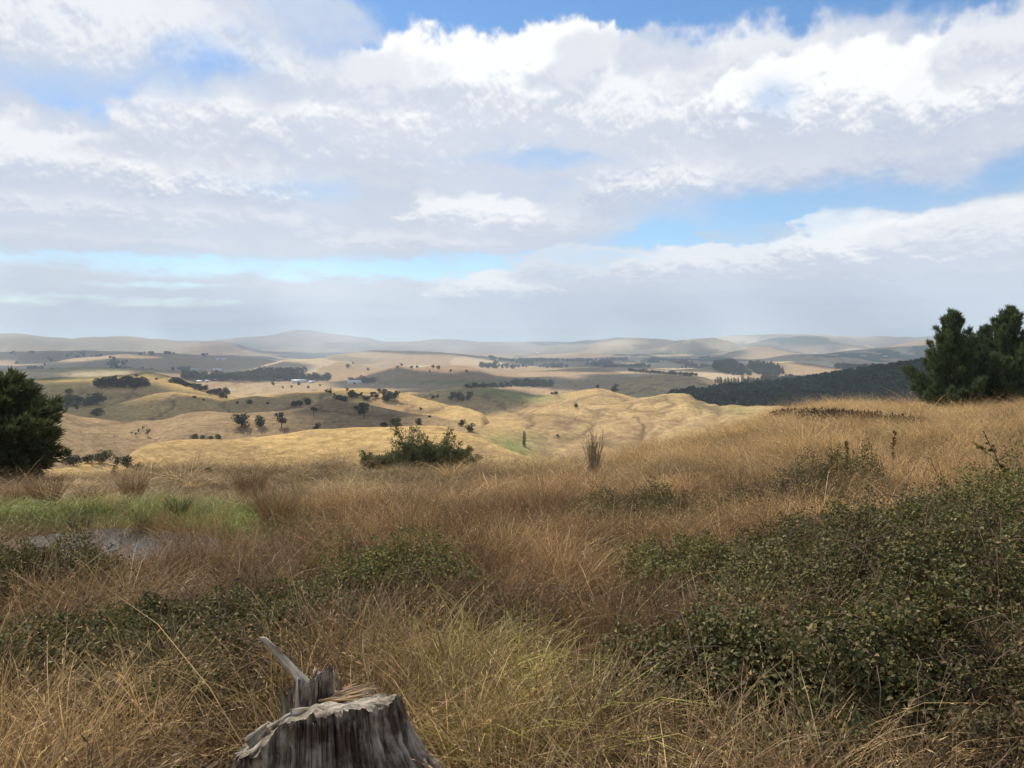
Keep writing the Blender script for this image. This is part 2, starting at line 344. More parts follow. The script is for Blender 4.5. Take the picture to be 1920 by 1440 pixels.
def build_heights():
    X = np.sin(AZ)[:, None] * RR[None, :]; Y = np.cos(AZ)[:, None] * RR[None, :]
    Rr = np.broadcast_to(RR[None, :], X.shape)
    base = np.interp(RR, [0, 90, 250, 600, 1300, 3000, 9000, 34000], [-20, -30, -62, -76, -88, -98, -104, -112])[None, :] + 0 * X
    amp = np.interp(np.log(RR), np.log([80, 300, 1200, 3000, 9000, 30000]), [.5, 2.5, 5, 9, 18, 25])[None, :]
    base = base + amp * fbm(X / 330, Y / 330, 4, 51) + amp * .7 * fbm(X / 1500, Y / 1500, 3, 52)
    Z = base
    for rg in RIDGES:
        Z = smax(Z, rg.height(AZ, RR), np.interp(np.median(rg.r), [120, 500, 2000, 10000], [2, 6, 10, 30]))
    # relief of the hills: gullies and slumps at every scale
    wob = 14 * fbm(X / 60, Y / 60, 3, 53)
    m1 = sstep(110, 260, Rr)
    AA = AZ[:, None] + 0 * X
    gully = np.abs(gnoise((AA * 560 + 2.2 * wob) / 44, (Rr + 2 * wob) / 150, 54))
    gully2 = np.abs(gnoise((AA * 560 - wob) / 14, (Rr + wob) / 75, 55))
    rill = np.abs(gnoise((AA * Rr + wob * 1.5) / 52, (Rr + 2 * wob) / 130, 59)) + 0 * X
    er = sstep(R(-2), R(4), AZ)[:, None] * sstep(R(26), R(16), AZ)[:, None] * sstep(330, 450, Rr) * sstep(900, 700, Rr)   # the worn hills right of the middle
    Z = Z + m1 * (1.7 * fbm(X / 48, Y / 48, 4, 56) + .35 * fbm(X / 11, Y / 11, 3, 57)) + er * (-7 * np.clip(.34 - gully, 0, 1) - 1.6 * np.clip(.22 - gully2, 0, 1) * sstep(-.3, .3, fbm(X / 120, Y / 120, 2, 66)) + 1.2)
    Z = Z - sstep(260, 420, Rr) * sstep(3000, 1500, Rr) * 5.5 * np.clip(.32 - rill, 0, 1)
    m2 = sstep(900, 2500, Rr); m3 = sstep(4500, 9000, Rr)
    Z = Z + m2 * (3.0 * fbm(X / 160, Y / 160, 4, 58) - 5 * (.5 - np.abs(gnoise(X / 240, Y / 300, 59)))) * np.interp(Rr, [2500, 9000], [.6, 2.0])
    Z = Z + m3 * (34 * fbm(X / 900, Y / 900, 5, 60) - 90 * np.clip(.35 - np.abs(gnoise(X / 1300, Y / 1500, 61)), 0, 1))
    # the home hill, with its tussocky unevenness and the hollow of the pond
    g = ground_height(AZ, RR)
    g = g + .16 * fbm(X / 4.5, Y / 4.5, 3, 62) * sstep(3, 8, Rr) + .75 * fbm(X / 17, Y / 17, 4, 63) * sstep(9, 30, Rr) * sstep(190, 90, Rr)
    px_, py_ = POND[0], POND[1]
    q = ((X - px_) / 2.3) ** 2 + ((Y - py_) / 1.3) ** 2
    g = np.where(q < 3.0, g + (POND[2] - .30 - g) * sstep(3.0, .75, q), g)
    Z = np.where(Rr < 600, smax(Z, g, 1.5), Z)
    return X, Y, Z, er
def world_at(u, v, r):
    az, t = pdir(u, v)
    return np.array((math.sin(az) * r, math.cos(az) * r, t * r))
_p = world_at(150, 1030, 12.2)
POND = (_p[0], _p[1], _p[2])
TX, TY, TZ, TER = build_heights()
LR = np.log(RR)
def sample(grid, x, y):
    x = np.asarray(x, float); y = np.asarray(y, float)
    az = np.arctan2(x, y); r = np.maximum(np.hypot(x, y), RR[0])
    i = np.clip(np.searchsorted(AZ, az) - 1, 0, len(AZ) - 2); j = np.clip(np.searchsorted(RR, r) - 1, 0, len(RR) - 2)
    a = np.clip((az - AZ[i]) / (AZ[i + 1] - AZ[i]), 0, 1); b = np.clip((r - RR[j]) / (RR[j + 1] - RR[j]), 0, 1)
    return (grid[i, j] * (1 - a) + grid[i + 1, j] * a) * (1 - b) + (grid[i, j + 1] * (1 - a) + grid[i + 1, j + 1] * a) * b
def zat(x, y):
    return sample(TZ, x, y)
def on_ground(u, v, rmin=2.0, rmax=40000.0):
    """where the sight line through a photo pixel first meets the terrain beyond rmin"""
    az, t = pdir(u, v)
    j = np.where((RR >= rmin) & (RR <= rmax))[0]
    i = int(np.clip(np.searchsorted(AZ, az) - 1, 0, len(AZ) - 2)); a = (az - AZ[i]) / (AZ[i + 1] - AZ[i])
    zz = TZ[i, j] * (1 - a) + TZ[i + 1, j] * a
    f = zz - t * RR[j]
    hit = np.where(f >= 0)[0]
    if len(hit) == 0:
        q = int(np.argmax(zz / RR[j])); r = RR[j][q]
    else:
        q = hit[0]
        r = RR[j][q] if q == 0 else RR[j][q - 1] + (RR[j][q] - RR[j][q - 1]) * (-f[q - 1]) / (f[q] - f[q - 1] + 1e-9)
    x, y = math.sin(az) * r, math.cos(az) * r
    return Vector((x, y, float(zat(x, y))))

# --- what grows or lies on the ground: base colours
def terrain_colour():
    X, Y, Rr = TX, TY, np.hypot(TX, TY)
    n1 = fbm(X / 70, Y / 70, 5, 71); n2 = fbm(X / 260, Y / 260, 4, 72); n3 = fbm(X / 9, Y / 9, 4, 73); n4 = fbm(X / 900, Y / 900, 4, 74)
    straw = np.array((.56, .375, .150)); tan = np.array((.45, .300, .130)); brown = np.array((.30, .195, .115)); olive = np.array((.23, .185, .085)); dark = np.array((.030, .040, .022)); pale = np.array((.60, .48, .29)); green = np.array((.13, .17, .06))
    def lerp(c, d, t):
        return c + (d - c) * np.clip(t, 0, 1)[..., None]
    c = lerp(np.broadcast_to(straw, X.shape + (3,)), tan, .5 + 1.2 * n1)
    c = lerp(c, brown, .08 + .9 * n3 * sstep(900, 300, Rr) + .8 * n2)
    c = lerp(c, np.array((.32, .222, .122)) + 0 * c, .85 * sstep(262, 300, Rr) * sstep(560, 500, Rr) * sstep(R(0), R(-5), AZ)[:, None])      # duller and browner behind the golden hill
    # far paddocks: cells of differing colour, with dark shelter woods
    m = sstep(900, 1900, Rr)
    wx, wy = X + 90 * fbm(X / 300, Y / 300, 3, 75), Y + 160 * fbm(X / 500, Y / 500, 3, 76)
    cell = gnoise(np.floor(wx / 310) * 7.13 + .37, np.floor(wy / 620) * 3.71 + .61, 77)
    c = lerp(c, np.array((.46, .325, .19)) + 0 * c, .7 * m)
    c = lerp(c, lerp(lerp(np.broadcast_to(brown, c.shape), pale, sstep(-.1, .5, cell)), olive, sstep(-.2, -.7, cell)), .55 * m)
    east = sstep(R(-1), R(9), AZ)[:, None]
    wood = fbm(wx / 520 + 3, wy / 1400, 5, 78) + .12 * east - .02
    c = lerp(c, np.broadcast_to(dark, c.shape) * 1.5, sstep(.16, .22, wood) * sstep(2600, 3600, Rr) * sstep(14000, 9000, Rr) * (.35 + .65 * east))
    # the large wooded hill far right, and bare pale scarps beside it
    far = sstep(7000, 9000, Rr)
    c = lerp(c, brown * .7 + 0 * c, far * .6)  # far ranges darkened in the base colour, standing in for cloud shade
    c = lerp(c, np.array((.10, .10, .075)) + 0 * c, far * .55 * sstep(.25, -.2, fbm(X / 2600, Y / 4200, 4, 83)))
    c = lerp(c, pale, (.35 + .65 * sstep(R(3), R(8), AZ)[:, None]) * far * sstep(-.1, .25, fbm(X / 1100, Y / 2200, 5, 79)) * .95)
    u0, u1, r0, r1 = pdir(1370, 640)[0], pdir(1600, 640)[0], 9300, 12200
    hill = sstep(u0, u0 + .02, AZ)[:, None] * sstep(u1, u1 - .02, AZ)[:, None] * sstep(r0, r0 + 400, Rr) * sstep(r1, r1 - 300, Rr)
    c = lerp(c, dark * 1.3 + 0 * c, hill * sstep(.18, .08, fbm(X / 900, Y / 1500, 4, 80)) * .95)
    # green paddocks and the damp valley floor
    for u, v, ru, rv, r0, r1 in ((990, 746, 60, 9, 700, 1100), (930, 735, 60, 8, 700, 1100), (140, 704, 110, 7, 850, 1500), (1370, 768, 60, 8, 500, 800), (960, 838, 60, 26, 280, 560), (880, 716, 160, 4, 1200, 2200), (1380, 690, 60, 5, 2000, 3000), (300, 690, 220, 5, 1900, 2600)):
        a0, t0 = pdir(u, v); el = TZ / Rr
        q = ((AZ[:, None] - a0) / (ru / FPX)) ** 2 + ((el - t0) / (rv / FPX)) ** 2
        c = lerp(c, green * 1.3 + 0 * c, np.exp(-q) * .75 * ((Rr > r0) & (Rr < r1)))
    c = lerp(c, np.array((.46, .325, .165)) + 0 * c, TER * .45)
    wob = 14 * fbm(X / 60, Y / 60, 3, 53)
    c = lerp(c, brown * .75 + 0 * c, TER * sstep(.10, .0, np.abs(gnoise((AZ[:, None] * 560 + 2.2 * wob) / 44, (Rr + 2 * wob) / 150, 54))) * .40 + TER * sstep(.06, .0, np.abs(gnoise((AZ[:, None] * 560 - wob) / 14, (Rr + wob) / 75, 55))) * .25)
    c = lerp(c, brown * .55 + 0 * c, sstep(.07, .0, np.abs(gnoise((AZ[:, None] * Rr + wob * 1.5) / 52, (Rr + 2 * wob) / 130, 59))) * .7 * sstep(300, 420, Rr) * sstep(2600, 1500, Rr))
    # worn clay on the gullied hills
    c = lerp(c, brown * .8 + 0 * c, TER * sstep(.05, .35, fbm(X / 26, Y / 16, 5, 81)) * .75)
    c = lerp(c, olive * .9 + 0 * c, TER * sstep(.10, .4, fbm(X / 90, Y / 60, 4, 82)) * .6)
    # under the grass on the home hill: litter and soil
    near = sstep(120, 25, Rr)
    c = lerp(c, np.array((.095, .066, .038)) + 0 * c, near * .9)
    return np.clip(c, 0, 1)
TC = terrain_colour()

def terrain_material():
    m = bpy.data.materials.new('dry_pasture'); m.use_nodes = True
    nt = m.node_tree; nt.nodes.clear()
    at = node(nt, 'ShaderNodeAttribute', attribute_name='soil')
    geo = node(nt, 'ShaderNodeNewGeometry')
    n1 = node(nt, 'ShaderNodeTexNoise', {'Vector': geo.outputs['Position'], 'Scale': .35, 'Detail': 7.0, 'Roughness': .62})
    n2 = node(nt, 'ShaderNodeTexNoise', {'Vector': geo.outputs['Position'], 'Scale': .045, 'Detail': 8.0, 'Roughness': .6})
    n3 = node(nt, 'ShaderNodeTexNoise', {'Vector': geo.outputs['Position'], 'Scale': 1.1, 'Detail': 5.0, 'Roughness': .7})
    v1 = mth(nt, 'MULTIPLY', mth(nt, 'MULTIPLY_ADD', n1.outputs[0], 1.3, .35), mth(nt, 'MULTIPLY_ADD', n3.outputs[0], 1.2, .4))
    v2 = mth(nt, 'MULTIPLY_ADD', n2.outputs[0], .9, .55)
    mp = node(nt, 'ShaderNodeMapping', {'Vector': geo.outputs['Position'], 'Scale': (.16, .16, 2.6)})
    n4 = node(nt, 'ShaderNodeTexNoise', {'Vector': mp.outputs[0], 'Scale': 1.0, 'Detail': 4.0, 'Roughness': .6})      # terracettes along the contours
    vv_ = mth(nt, 'MULTIPLY', mth(nt, 'MULTIPLY', v1, v2), mth(nt, 'MULTIPLY_ADD', n4.outputs[0], 1.0, .5))
    cc = node(nt, 'ShaderNodeMix', {0: 1.0, 6: at.outputs['Color'], 7: node(nt, 'ShaderNodeCombineColor', {0: vv_, 1: vv_, 2: vv_}).outputs[0]}, data_type='RGBA', blend_type='MULTIPLY')
    bmp = node(nt, 'ShaderNodeBump', {'Strength': .55, 'Distance': 1.2, 'Height': mth(nt, 'ADD', n1.outputs[0], mth(nt, 'MULTIPLY', n2.outputs[0], 3.0))})
    bs = node(nt, 'ShaderNodeBsdfDiffuse', {'Color': cc.outputs[2], 'Roughness': .2, 'Normal': bmp.outputs[0]})
    node(nt, 'ShaderNodeOutputMaterial', {0: bs.outputs[0]})
    return m
M_TERRAIN = terrain_material()
def build_terrain():
    nA, nR = TX.shape
    idx = np.arange(nA * nR).reshape(nA, nR)
    P = np.stack([TX, TY, TZ], -1)
    j0, j1 = int(np.searchsorted(RR, 160)), int(np.searchsorted(RR, 6000))
    for name, a, b in (('ground', 0, j0), ('hills', j0, j1), ('mountains', j1, nR - 1)):
        sub = P[:, a:b + 1].reshape(-1, 3); n = b + 1 - a
        k = np.arange(nA * n).reshape(nA, n)
        q = np.stack([k[:-1, :-1], k[:-1, 1:], k[1:, 1:], k[1:, :-1]], -1).reshape(-1, 4)
        fs = [q]
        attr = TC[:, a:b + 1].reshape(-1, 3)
        if a == 0:                                          # close the small hole under the viewpoint
            sub = np.vstack([sub, [[0, 0, float(TZ[:, 0].mean())]]]); attr = np.vstack([attr, attr[:1]])
            fs.append(np.stack([k[:-1, 0], k[1:, 0], np.full(nA - 1, nA * n)], -1))
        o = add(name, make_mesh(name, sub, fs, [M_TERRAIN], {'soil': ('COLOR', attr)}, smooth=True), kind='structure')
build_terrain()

# ------------------------------------------------------------------ haze: even air over the whole valley
def box_mesh(name, lo, hi, mats):
    x0, y0, z0 = lo; x1, y1, z1 = hi
    V = [(x0, y0, z0), (x1, y0, z0), (x1, y1, z0), (x0, y1, z0), (x0, y0, z1), (x1, y0, z1), (x1, y1, z1), (x0, y1, z1)]
    return make_mesh(name, V, [[(0, 3, 2, 1), (4, 5, 6, 7), (0, 1, 5, 4), (1, 2, 6, 5), (2, 3, 7, 6), (3, 0, 4, 7)]], mats)
def build_haze():
    m = bpy.data.materials.new('haze_air'); m.use_nodes = True
    nt = m.node_tree; nt.nodes.clear()
    pv = node(nt, 'ShaderNodeVolumePrincipled', {'Color': (.72, .87, 1.0, 1), 'Density': HAZE_DENSITY, 'Anisotropy': .35})
    node(nt, 'ShaderNodeOutputMaterial', {'Volume': pv.outputs[0]})
    add('haze', box_mesh('haze', (-35000, -35000, float(TZ.min()) - 1), (35000, 35000, max(float(TZ.max()), 30.0) + 5), [m]), kind='stuff')
HAZE_DENSITY = 9.0e-5
build_haze()

# ------------------------------------------------------------------ broken cloud overhead, whose shadows lie over the valley
def build_clouds():
    rng = np.random.RandomState(5)
    shade = [(200, 690, 330, 34, 1000, 20000.0), (340, 758, 260, 17, 575, 1200), (645, 778, 85, 24, 395, 520), (500, 660, 420, 13, 500, 20000.0), (800, 719, 420, 9, 500, 20000.0), (900, 745, 75, 14, 500, 20000.0), (1250, 716, 110, 14, 500, 20000.0), (1150, 676, 330, 14, 500, 20000.0), (1650, 664, 160, 15, 500, 20000.0), (1640, 700, 120, 14, 500, 20000.0), (60, 735, 160, 22, 500, 20000.0), (1560, 640, 200, 10, 500, 20000.0), (1000, 640, 200, 8, 500, 20000.0), (300, 636, 260, 8, 500, 20000.0)]
    lit = [(300, 792, 330, 20), (240, 664, 60, 6), (315, 699, 40, 7), (510, 751, 75, 8), (720, 690, 160, 14), (600, 678, 80, 8), (1300, 638, 70, 12), (1420, 655, 70, 8), (1530, 634, 50, 7), (1130, 646, 60, 9), (860, 666, 60, 6), (1480, 685, 130, 10), (160, 705, 90, 6), (900, 690, 90, 8), (1050, 665, 60, 6)]
    sd = np.array(SUN_DIR)
    V, F, n = [], [], 0
    bm_v, bm_f = ico_np(2)
    want = []
    for r0, r1, cnt, size in ((380, 1200, 520, .055), (1200, 3000, 120, .075), (3000, 7000, 100, .075), (7000, 15000, 36, .055)):
        for _ in range(cnt):
            u = rng.uniform(-60, 1980); r = math.exp(rng.uniform(math.log(r0), math.log(r1)))
            az = float(pdir(u, 648)[0]); x, y = math.sin(az) * r, math.cos(az) * r; z = float(zat(x, y))
            v = 648 + FPX * math.tan(math.atan2(-z, r)) * 1.0 if True else 0
            v = 720 + FPX * math.tan(math.atan2(-z, r) - R(PITCH))
            hit = any(((u - a) / b) ** 2 + ((v - c) / d) ** 2 < 1 and e < r < f for a, c, b, d, e, f in shade)
            out = any(((u - a) / b) ** 2 + ((v - c) / d) ** 2 < 1 for a, c, b, d in lit)
            if hit and not out:
                want.append((x, y, z, r, size * r * rng.uniform(.7, 1.3)))
    for x, y, z, r, s in want:
        h = 2600 if r < 1200 else (5200 if r < 5000 else 9500)
        t = h / sd[2]
        c = np.array((x, y, z)) + sd * t
        s = max(s, 28)
        w = bm_v * (1 + .35 * fbm(bm_v[:, 0] * 1.7 + x, bm_v[:, 1] * 1.7 + bm_v[:, 2], 3, 91)[:, None])
        w = w * np.array((s, s * 1.25, s * .45)); w[:, 2] = np.maximum(w[:, 2], -.14 * s)
        V.append(w + c); F.append(bm_f + n); n += len(w)
    m = bpy.data.materials.new('cloud_white'); m.use_nodes = True
    nt = m.node_tree; nt.nodes.clear()
    node(nt, 'ShaderNodeOutputMaterial', {0: node(nt, 'ShaderNodeBsdfDiffuse', {'Color': (.9, .9, .92, 1)}).outputs[0]})
    add('clouds', make_mesh('clouds', np.vstack(V), [np.vstack(F)], [m], smooth=True), kind='stuff')
def ico_np(sub):
    import bmesh
    bm = bmesh.new(); bmesh.ops.create_icosphere(bm, subdivisions=sub, radius=1.0)
    bm.verts.ensure_lookup_table()
    v = np.array([q.co[:] for q in bm.verts]); f = np.array([[q.index for q in p.verts] for p in bm.faces]); bm.free()
    return v, f
build_clouds()

# ------------------------------------------------------------------ plant materials
def mix_rgb(nt, f, a, b):
    n = node(nt, 'ShaderNodeMix', data_type='RGBA')
    for i, v in ((0, f), (6, a), (7, b)):
        if isinstance(v, bpy.types.NodeSocket): nt.links.new(v, n.inputs[i])
        else: n.inputs[i].default_value = v if i == 0 else (*v, 1)
    return n.outputs[2]
def plant_material(name, root, tip, alt, transl=.3, gloss=.012, per_object=.35, rough=.45):
    """colour runs root -> tip along each blade or leaf ('t'), towards alt by blade ('rnd') and by plant"""
    m = bpy.data.materials.new(name); m.use_nodes = True
    nt = m.node_tree; nt.nodes.clear()
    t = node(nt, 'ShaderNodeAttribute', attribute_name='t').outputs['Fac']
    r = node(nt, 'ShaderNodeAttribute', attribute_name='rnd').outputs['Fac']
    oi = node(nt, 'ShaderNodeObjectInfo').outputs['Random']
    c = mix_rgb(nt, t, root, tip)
    f = mth(nt, 'ADD', mth(nt, 'MULTIPLY', r, 1.0 - per_object), mth(nt, 'MULTIPLY', oi, per_object), clamp=True)
    if not per_object:
        f = mth(nt, 'POWER', f, 3.0)
    c = mix_rgb(nt, f, c, alt)
    v = mth(nt, 'MULTIPLY_ADD', mth(nt, 'FRACT', mth(nt, 'MULTIPLY', r, 7.31)), .8, .6)
    if per_object:                                         # plants differ: some bleached, some dark and dead
        v = mth(nt, 'MULTIPLY', v, mth(nt, 'MULTIPLY_ADD', mth(nt, 'FRACT', mth(nt, 'MULTIPLY', oi, 5.77)), .70, .65))
        tone = node(nt, 'ShaderNodeAttribute', attribute_name='tone', attribute_type='INSTANCER').outputs['Fac']
        v = mth(nt, 'MULTIPLY', v, mth(nt, 'ADD', tone, 1.0))
    c = node(nt, 'ShaderNodeMix', {0: 1.0, 6: c, 7: node(nt, 'ShaderNodeCombineColor', {0: v, 1: v, 2: v}).outputs[0]}, data_type='RGBA', blend_type='MULTIPLY').outputs[2]
    d = node(nt, 'ShaderNodeBsdfDiffuse', {'Color': c})
    tr = node(nt, 'ShaderNodeBsdfTranslucent', {'Color': c})
    s = node(nt, 'ShaderNodeMixShader', {0: transl, 1: d.outputs[0], 2: tr.outputs[0]})
    g = node(nt, 'ShaderNodeBsdfGlossy', {'Color': (1, 1, 1, 1), 'Roughness': rough})
    s = node(nt, 'ShaderNodeMixShader', {0: gloss, 1: s.outputs[0], 2: g.outputs[0]})
    node(nt, 'ShaderNodeOutputMaterial', {0: s.outputs[0]})
    return m
M = {
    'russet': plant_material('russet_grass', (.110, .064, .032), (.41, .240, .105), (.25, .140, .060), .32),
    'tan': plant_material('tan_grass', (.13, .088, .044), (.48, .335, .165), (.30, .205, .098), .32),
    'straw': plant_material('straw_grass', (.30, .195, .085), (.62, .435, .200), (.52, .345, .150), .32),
    'green': plant_material('green_grass', (.09, .125, .030), (.24, .33, .070), (.29, .30, .085), .35),
    'yellow': plant_material('yellow_green_grass', (.25, .19, .055), (.50, .41, .115), (.38, .36, .085), .35),
    'mat': plant_material('short_dry_grass', (.24, .17, .09), (.42, .31, .165), (.30, .23, .11), .25),
    'tussock': plant_material('tussock_grass', (.090, .062, .042), (.33, .185, .090), (.24, .135, .070), .25),
    'rush': plant_material('green_rush', (.045, .065, .020), (.15, .20, .055), (.12, .14, .05), .25),
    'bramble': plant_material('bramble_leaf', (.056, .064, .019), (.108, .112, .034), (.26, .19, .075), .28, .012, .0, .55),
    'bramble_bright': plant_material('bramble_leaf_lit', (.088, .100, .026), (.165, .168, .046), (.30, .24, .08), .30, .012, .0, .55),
    'bramble_brown': plant_material('bramble_leaf_brown', (.10, .070, .034), (.145, .105, .050), (.10, .095, .040), .25, .008, .0, .6),
    'pine': plant_material('pine_needles', (.055, .080, .040), (.135, .178, .080), (.11, .15, .065), .25, .012, .0),
    'totara': plant_material('conifer_spray', (.050, .066, .028), (.150, .165, .058), (.085, .105, .042), .25, .012, .0),
    'shrub': plant_material('shrub_leaf', (.075, .085, .036), (.180, .195, .080), (.125, .130, .060), .25, .015, .0),
    'far_tree': plant_material('far_tree_leaf', (.026, .034, .020), (.052, .060, .034), (.040, .050, .028), .12, .02, .45),
    'far_olive': plant_material('far_shrub_leaf', (.060, .072, .034), (.115, .125, .060), (.085, .09, .045), .12, .02, .45),
    'plantation': plant_material('plantation_needles', (.016, .042, .040), (.028, .064, .056), (.022, .054, .048), .08, .02, .5),
}
def bark_material(name, a, b, scale=8.0):
    m = bpy.data.materials.new(name); m.use_nodes = True
    nt = m.node_tree; nt.nodes.clear()
    tcn = node(nt, 'ShaderNodeTexCoord')
    mp = node(nt, 'ShaderNodeMapping', {'Vector': tcn.outputs['Object'], 'Scale': (1, 1, .25)})
    n = node(nt, 'ShaderNodeTexNoise', {'Vector': mp.outputs[0], 'Scale': scale, 'Detail': 6.0})
    c = mix_rgb(nt, n.outputs[0], a, b)
    bp = node(nt, 'ShaderNodeBump', {'Strength': .6, 'Distance': .02, 'Height': n.outputs[0]})
    node(nt, 'ShaderNodeOutputMaterial', {0: node(nt, 'ShaderNodeBsdfDiffuse', {'Color': c, 'Normal': bp.outputs[0]}).outputs[0]})
    return m
M['bark'] = bark_material('bark', (.05, .038, .028), (.14, .105, .08))
M['cane'] = bark_material('bramble_cane', (.085, .050, .036), (.21, .145, .10), 30)
M['twig'] = bark_material('grey_twig', (.27, .205, .125), (.52, .41, .27), 20)

# ------------------------------------------------------------------ plant geometry
def unit(a):
    return a / np.maximum(np.linalg.norm(a, axis=-1, keepdims=True), 1e-9)
def blades(rng, n, h, spread, lean, width, bend=.6, hvar=.45, up=1.0):
    """ribbons: V, F, t, rnd"""
    ph = rng.uniform(0, 2 * np.pi, n); rad = spread * np.sqrt(rng.uniform(0, 1, n))
    P0 = np.stack([np.cos(ph) * rad, np.sin(ph) * rad, np.full(n, -.03)], 1)
    az = ph + rng.normal(0, .9, n)
    ln = np.abs(rng.normal(lean, lean * .5, n)); hh = h * (1 - hvar * rng.uniform(0, 1, n))
    bd = bend * rng.uniform(.3, 1.3, n)
    d = np.stack([np.cos(az), np.sin(az), np.zeros(n)], 1)
    ts = np.array([0, .38, .72, 1.0])
    pts = []
    for t in ts:
        out = ln * t + bd * t ** 2.4
        ver = t * np.sqrt(np.maximum(1 - (.55 * out) ** 2, .12)) - .18 * bd * t ** 3
        pts.append(P0 + hh[:, None] * (out[:, None] * d + ver[:, None] * np.array((0, 0, up))))
    sa = rng.uniform(0, 2 * np.pi, n); side = np.stack([np.cos(sa), np.sin(sa), np.zeros(n)], 1)
    w = width * rng.uniform(.6, 1.4, n)
    V = np.empty((n, 7, 3))
    for k, f in enumerate((1.0, .85, .55)):
        V[:, 2 * k] = pts[k] - side * (w * f * .5)[:, None]; V[:, 2 * k + 1] = pts[k] + side * (w * f * .5)[:, None]
    V[:, 6] = pts[3]
    b = np.arange(n)[:, None] * 7
    Q = np.concatenate([b + np.array((0, 1, 3, 2)), b + np.array((2, 3, 5, 4))]); T = b + np.array((4, 5, 6))
    t = np.tile(np.array((0, 0, .38, .38, .72, .72, 1.0)), n)
    return V.reshape(-1, 3), Q, T, t, np.repeat(rng.uniform(0, 1, n), 7), pts[3], pts[2]
def tuft_mesh(name, seed, mat, n, h, spread, lean, width, bend=.6, hvar=.45, heads=0, head_len=.09):
    rng = np.random.RandomState(seed)
    V, Q, T, t, r, tip, sub = blades(rng, n, h, spread, lean, width, bend, hvar)
    Fs = [Q, T]
    if heads:                                              # feathery seed heads: small leaflets along the tips
        k = rng.choice(n, min(heads, n), replace=False)
        m = 5
        tt = np.repeat(np.linspace(.35, 1.1, m)[None], len(k), 0).reshape(-1, 1)
        base = np.repeat(sub[k], m, 0); dirv = np.repeat(tip[k] - sub[k], m, 0)
        C = base + dirv * tt
        D = unit(unit(dirv) + rng.normal(0, .35, C.shape))
        V2, F2, t2, r2 = leaves(rng, C, D, unit(rng.normal(0, 1, C.shape)), head_len * .36, head_len * .055)
        Fs = [Q, np.vstack([T, F2 + len(V)])]
        V = np.vstack([V, V2]); t = np.concatenate([t, t2 * 0 + 1]); r = np.concatenate([r, np.repeat(r.reshape(-1, 7)[k, 0], m * 4)])
    return make_mesh(name, V, Fs, [mat], {'t': ('FLOAT', t), 'rnd': ('FLOAT', r)})
def leaves(rng, C, D, N, L, W, fold=.25, lvar=.5):
    """folded diamond leaves (2 triangles each) at C along D with normal N"""
    n = len(C)
    L = L * (1 - lvar * rng.uniform(0, 1, n))[:, None]; W = W * (1 - lvar * .6 * rng.uniform(0, 1, n))[:, None]
    S = unit(np.cross(D, N)); Nn = np.cross(S, D)
    V = np.empty((n, 4, 3))
    V[:, 0] = C; V[:, 1] = C + D * L * .45 + S * W * .5 + Nn * W * fold; V[:, 2] = C + D * L; V[:, 3] = C + D * L * .45 - S * W * .5 + Nn * W * fold
    b = np.arange(n)[:, None] * 4
    F = np.concatenate([b + np.array((0, 1, 2)), b + np.array((0, 2, 3))])
    return V.reshape(-1, 3), F, np.tile(np.array((0, .5, 1, .5)), n), np.repeat(rng.uniform(0, 1, n), 4)
def broad_leaves(rng, C, D, N, L, W, lvar=.45):
    """pointed oval leaves creased along the midrib (6 triangles each)"""
    n = len(C)
    L = L * (1 - lvar * rng.uniform(0, 1, n))[:, None]; W = W * L / np.mean(L)
    S = unit(np.cross(D, N)); Nn = np.cross(S, D)
    cr = rng.uniform(.05, .4, n)[:, None]; dr = rng.uniform(0, .3, n)[:, None]
    V = np.empty((n, 7, 3))
    V[:, 0] = C; V[:, 1] = C + D * L * .52 - Nn * L * dr * .1; V[:, 2] = C + D * L - Nn * L * dr
    for s, k in ((1, 3), (-1, 5)):
        V[:, k] = C + D * L * .25 + s * S * W * .42 + Nn * W * cr; V[:, k + 1] = C + D * L * .62 + s * S * W * .40 + Nn * W * cr - Nn * L * dr * .3
    b = np.arange(n)[:, None] * 7
    F3 = np.concatenate([b + np.array((0, 3, 1)), b + np.array((1, 4, 2)), b + np.array((0, 1, 5)), b + np.array((1, 2, 6))])
    F3 = np.concatenate([F3, b + np.array((3, 4, 1)), b + np.array((1, 6, 5))])
    return V.reshape(-1, 3), F3, np.tile(np.array((0, .5, 1, .3, .7, .3, .7)), n), np.repeat(rng.uniform(0, 1, n), 7)
def tubes(paths, sides=4):
    """paths: list of (points (k,3), radii (k,))"""
    Vs, Fs, n = [], [], 0
    ca = np.cos(np.arange(sides) * 2 * np.pi / sides); sa = np.sin(np.arange(sides) * 2 * np.pi / sides)
    for P, rad in paths:
        P = np.asarray(P, float); rad = np.asarray(rad, float); k = len(P)
        tan = unit(np.gradient(P, axis=0))
        ref = np.where(np.abs(tan[:, 2:3]) > .9, np.array((1., 0, 0)), np.array((0, 0, 1.)))
        a = unit(np.cross(tan, ref)); b = np.cross(tan, a)
        ring = P[:, None] + rad[:, None, None] * (a[:, None] * ca[None, :, None] + b[:, None] * sa[None, :, None])
        Vs.append(ring.reshape(-1, 3))
        i = np.arange(k - 1)[:, None] * sides + np.arange(sides)[None]; j = np.arange(k - 1)[:, None] * sides + (np.arange(sides)[None] + 1) % sides
        Fs.append(np.stack([i, j, j + sides, i + sides], -1).reshape(-1, 4) + n)
        n += k * sides
    return np.vstack(Vs), np.vstack(Fs)
def curve_pts(p0, d, length, droop, k=6, wob=.06, rng=None):
    t = np.linspace(0, 1, k)[:, None]
    P = np.asarray(p0) + np.asarray(d) * length * t + np.array((0, 0, 1.)) * droop * length * t ** 2
    if rng is not None: P[1:] += rng.normal(0, wob * length * .3, (k - 1, 3))
    return P

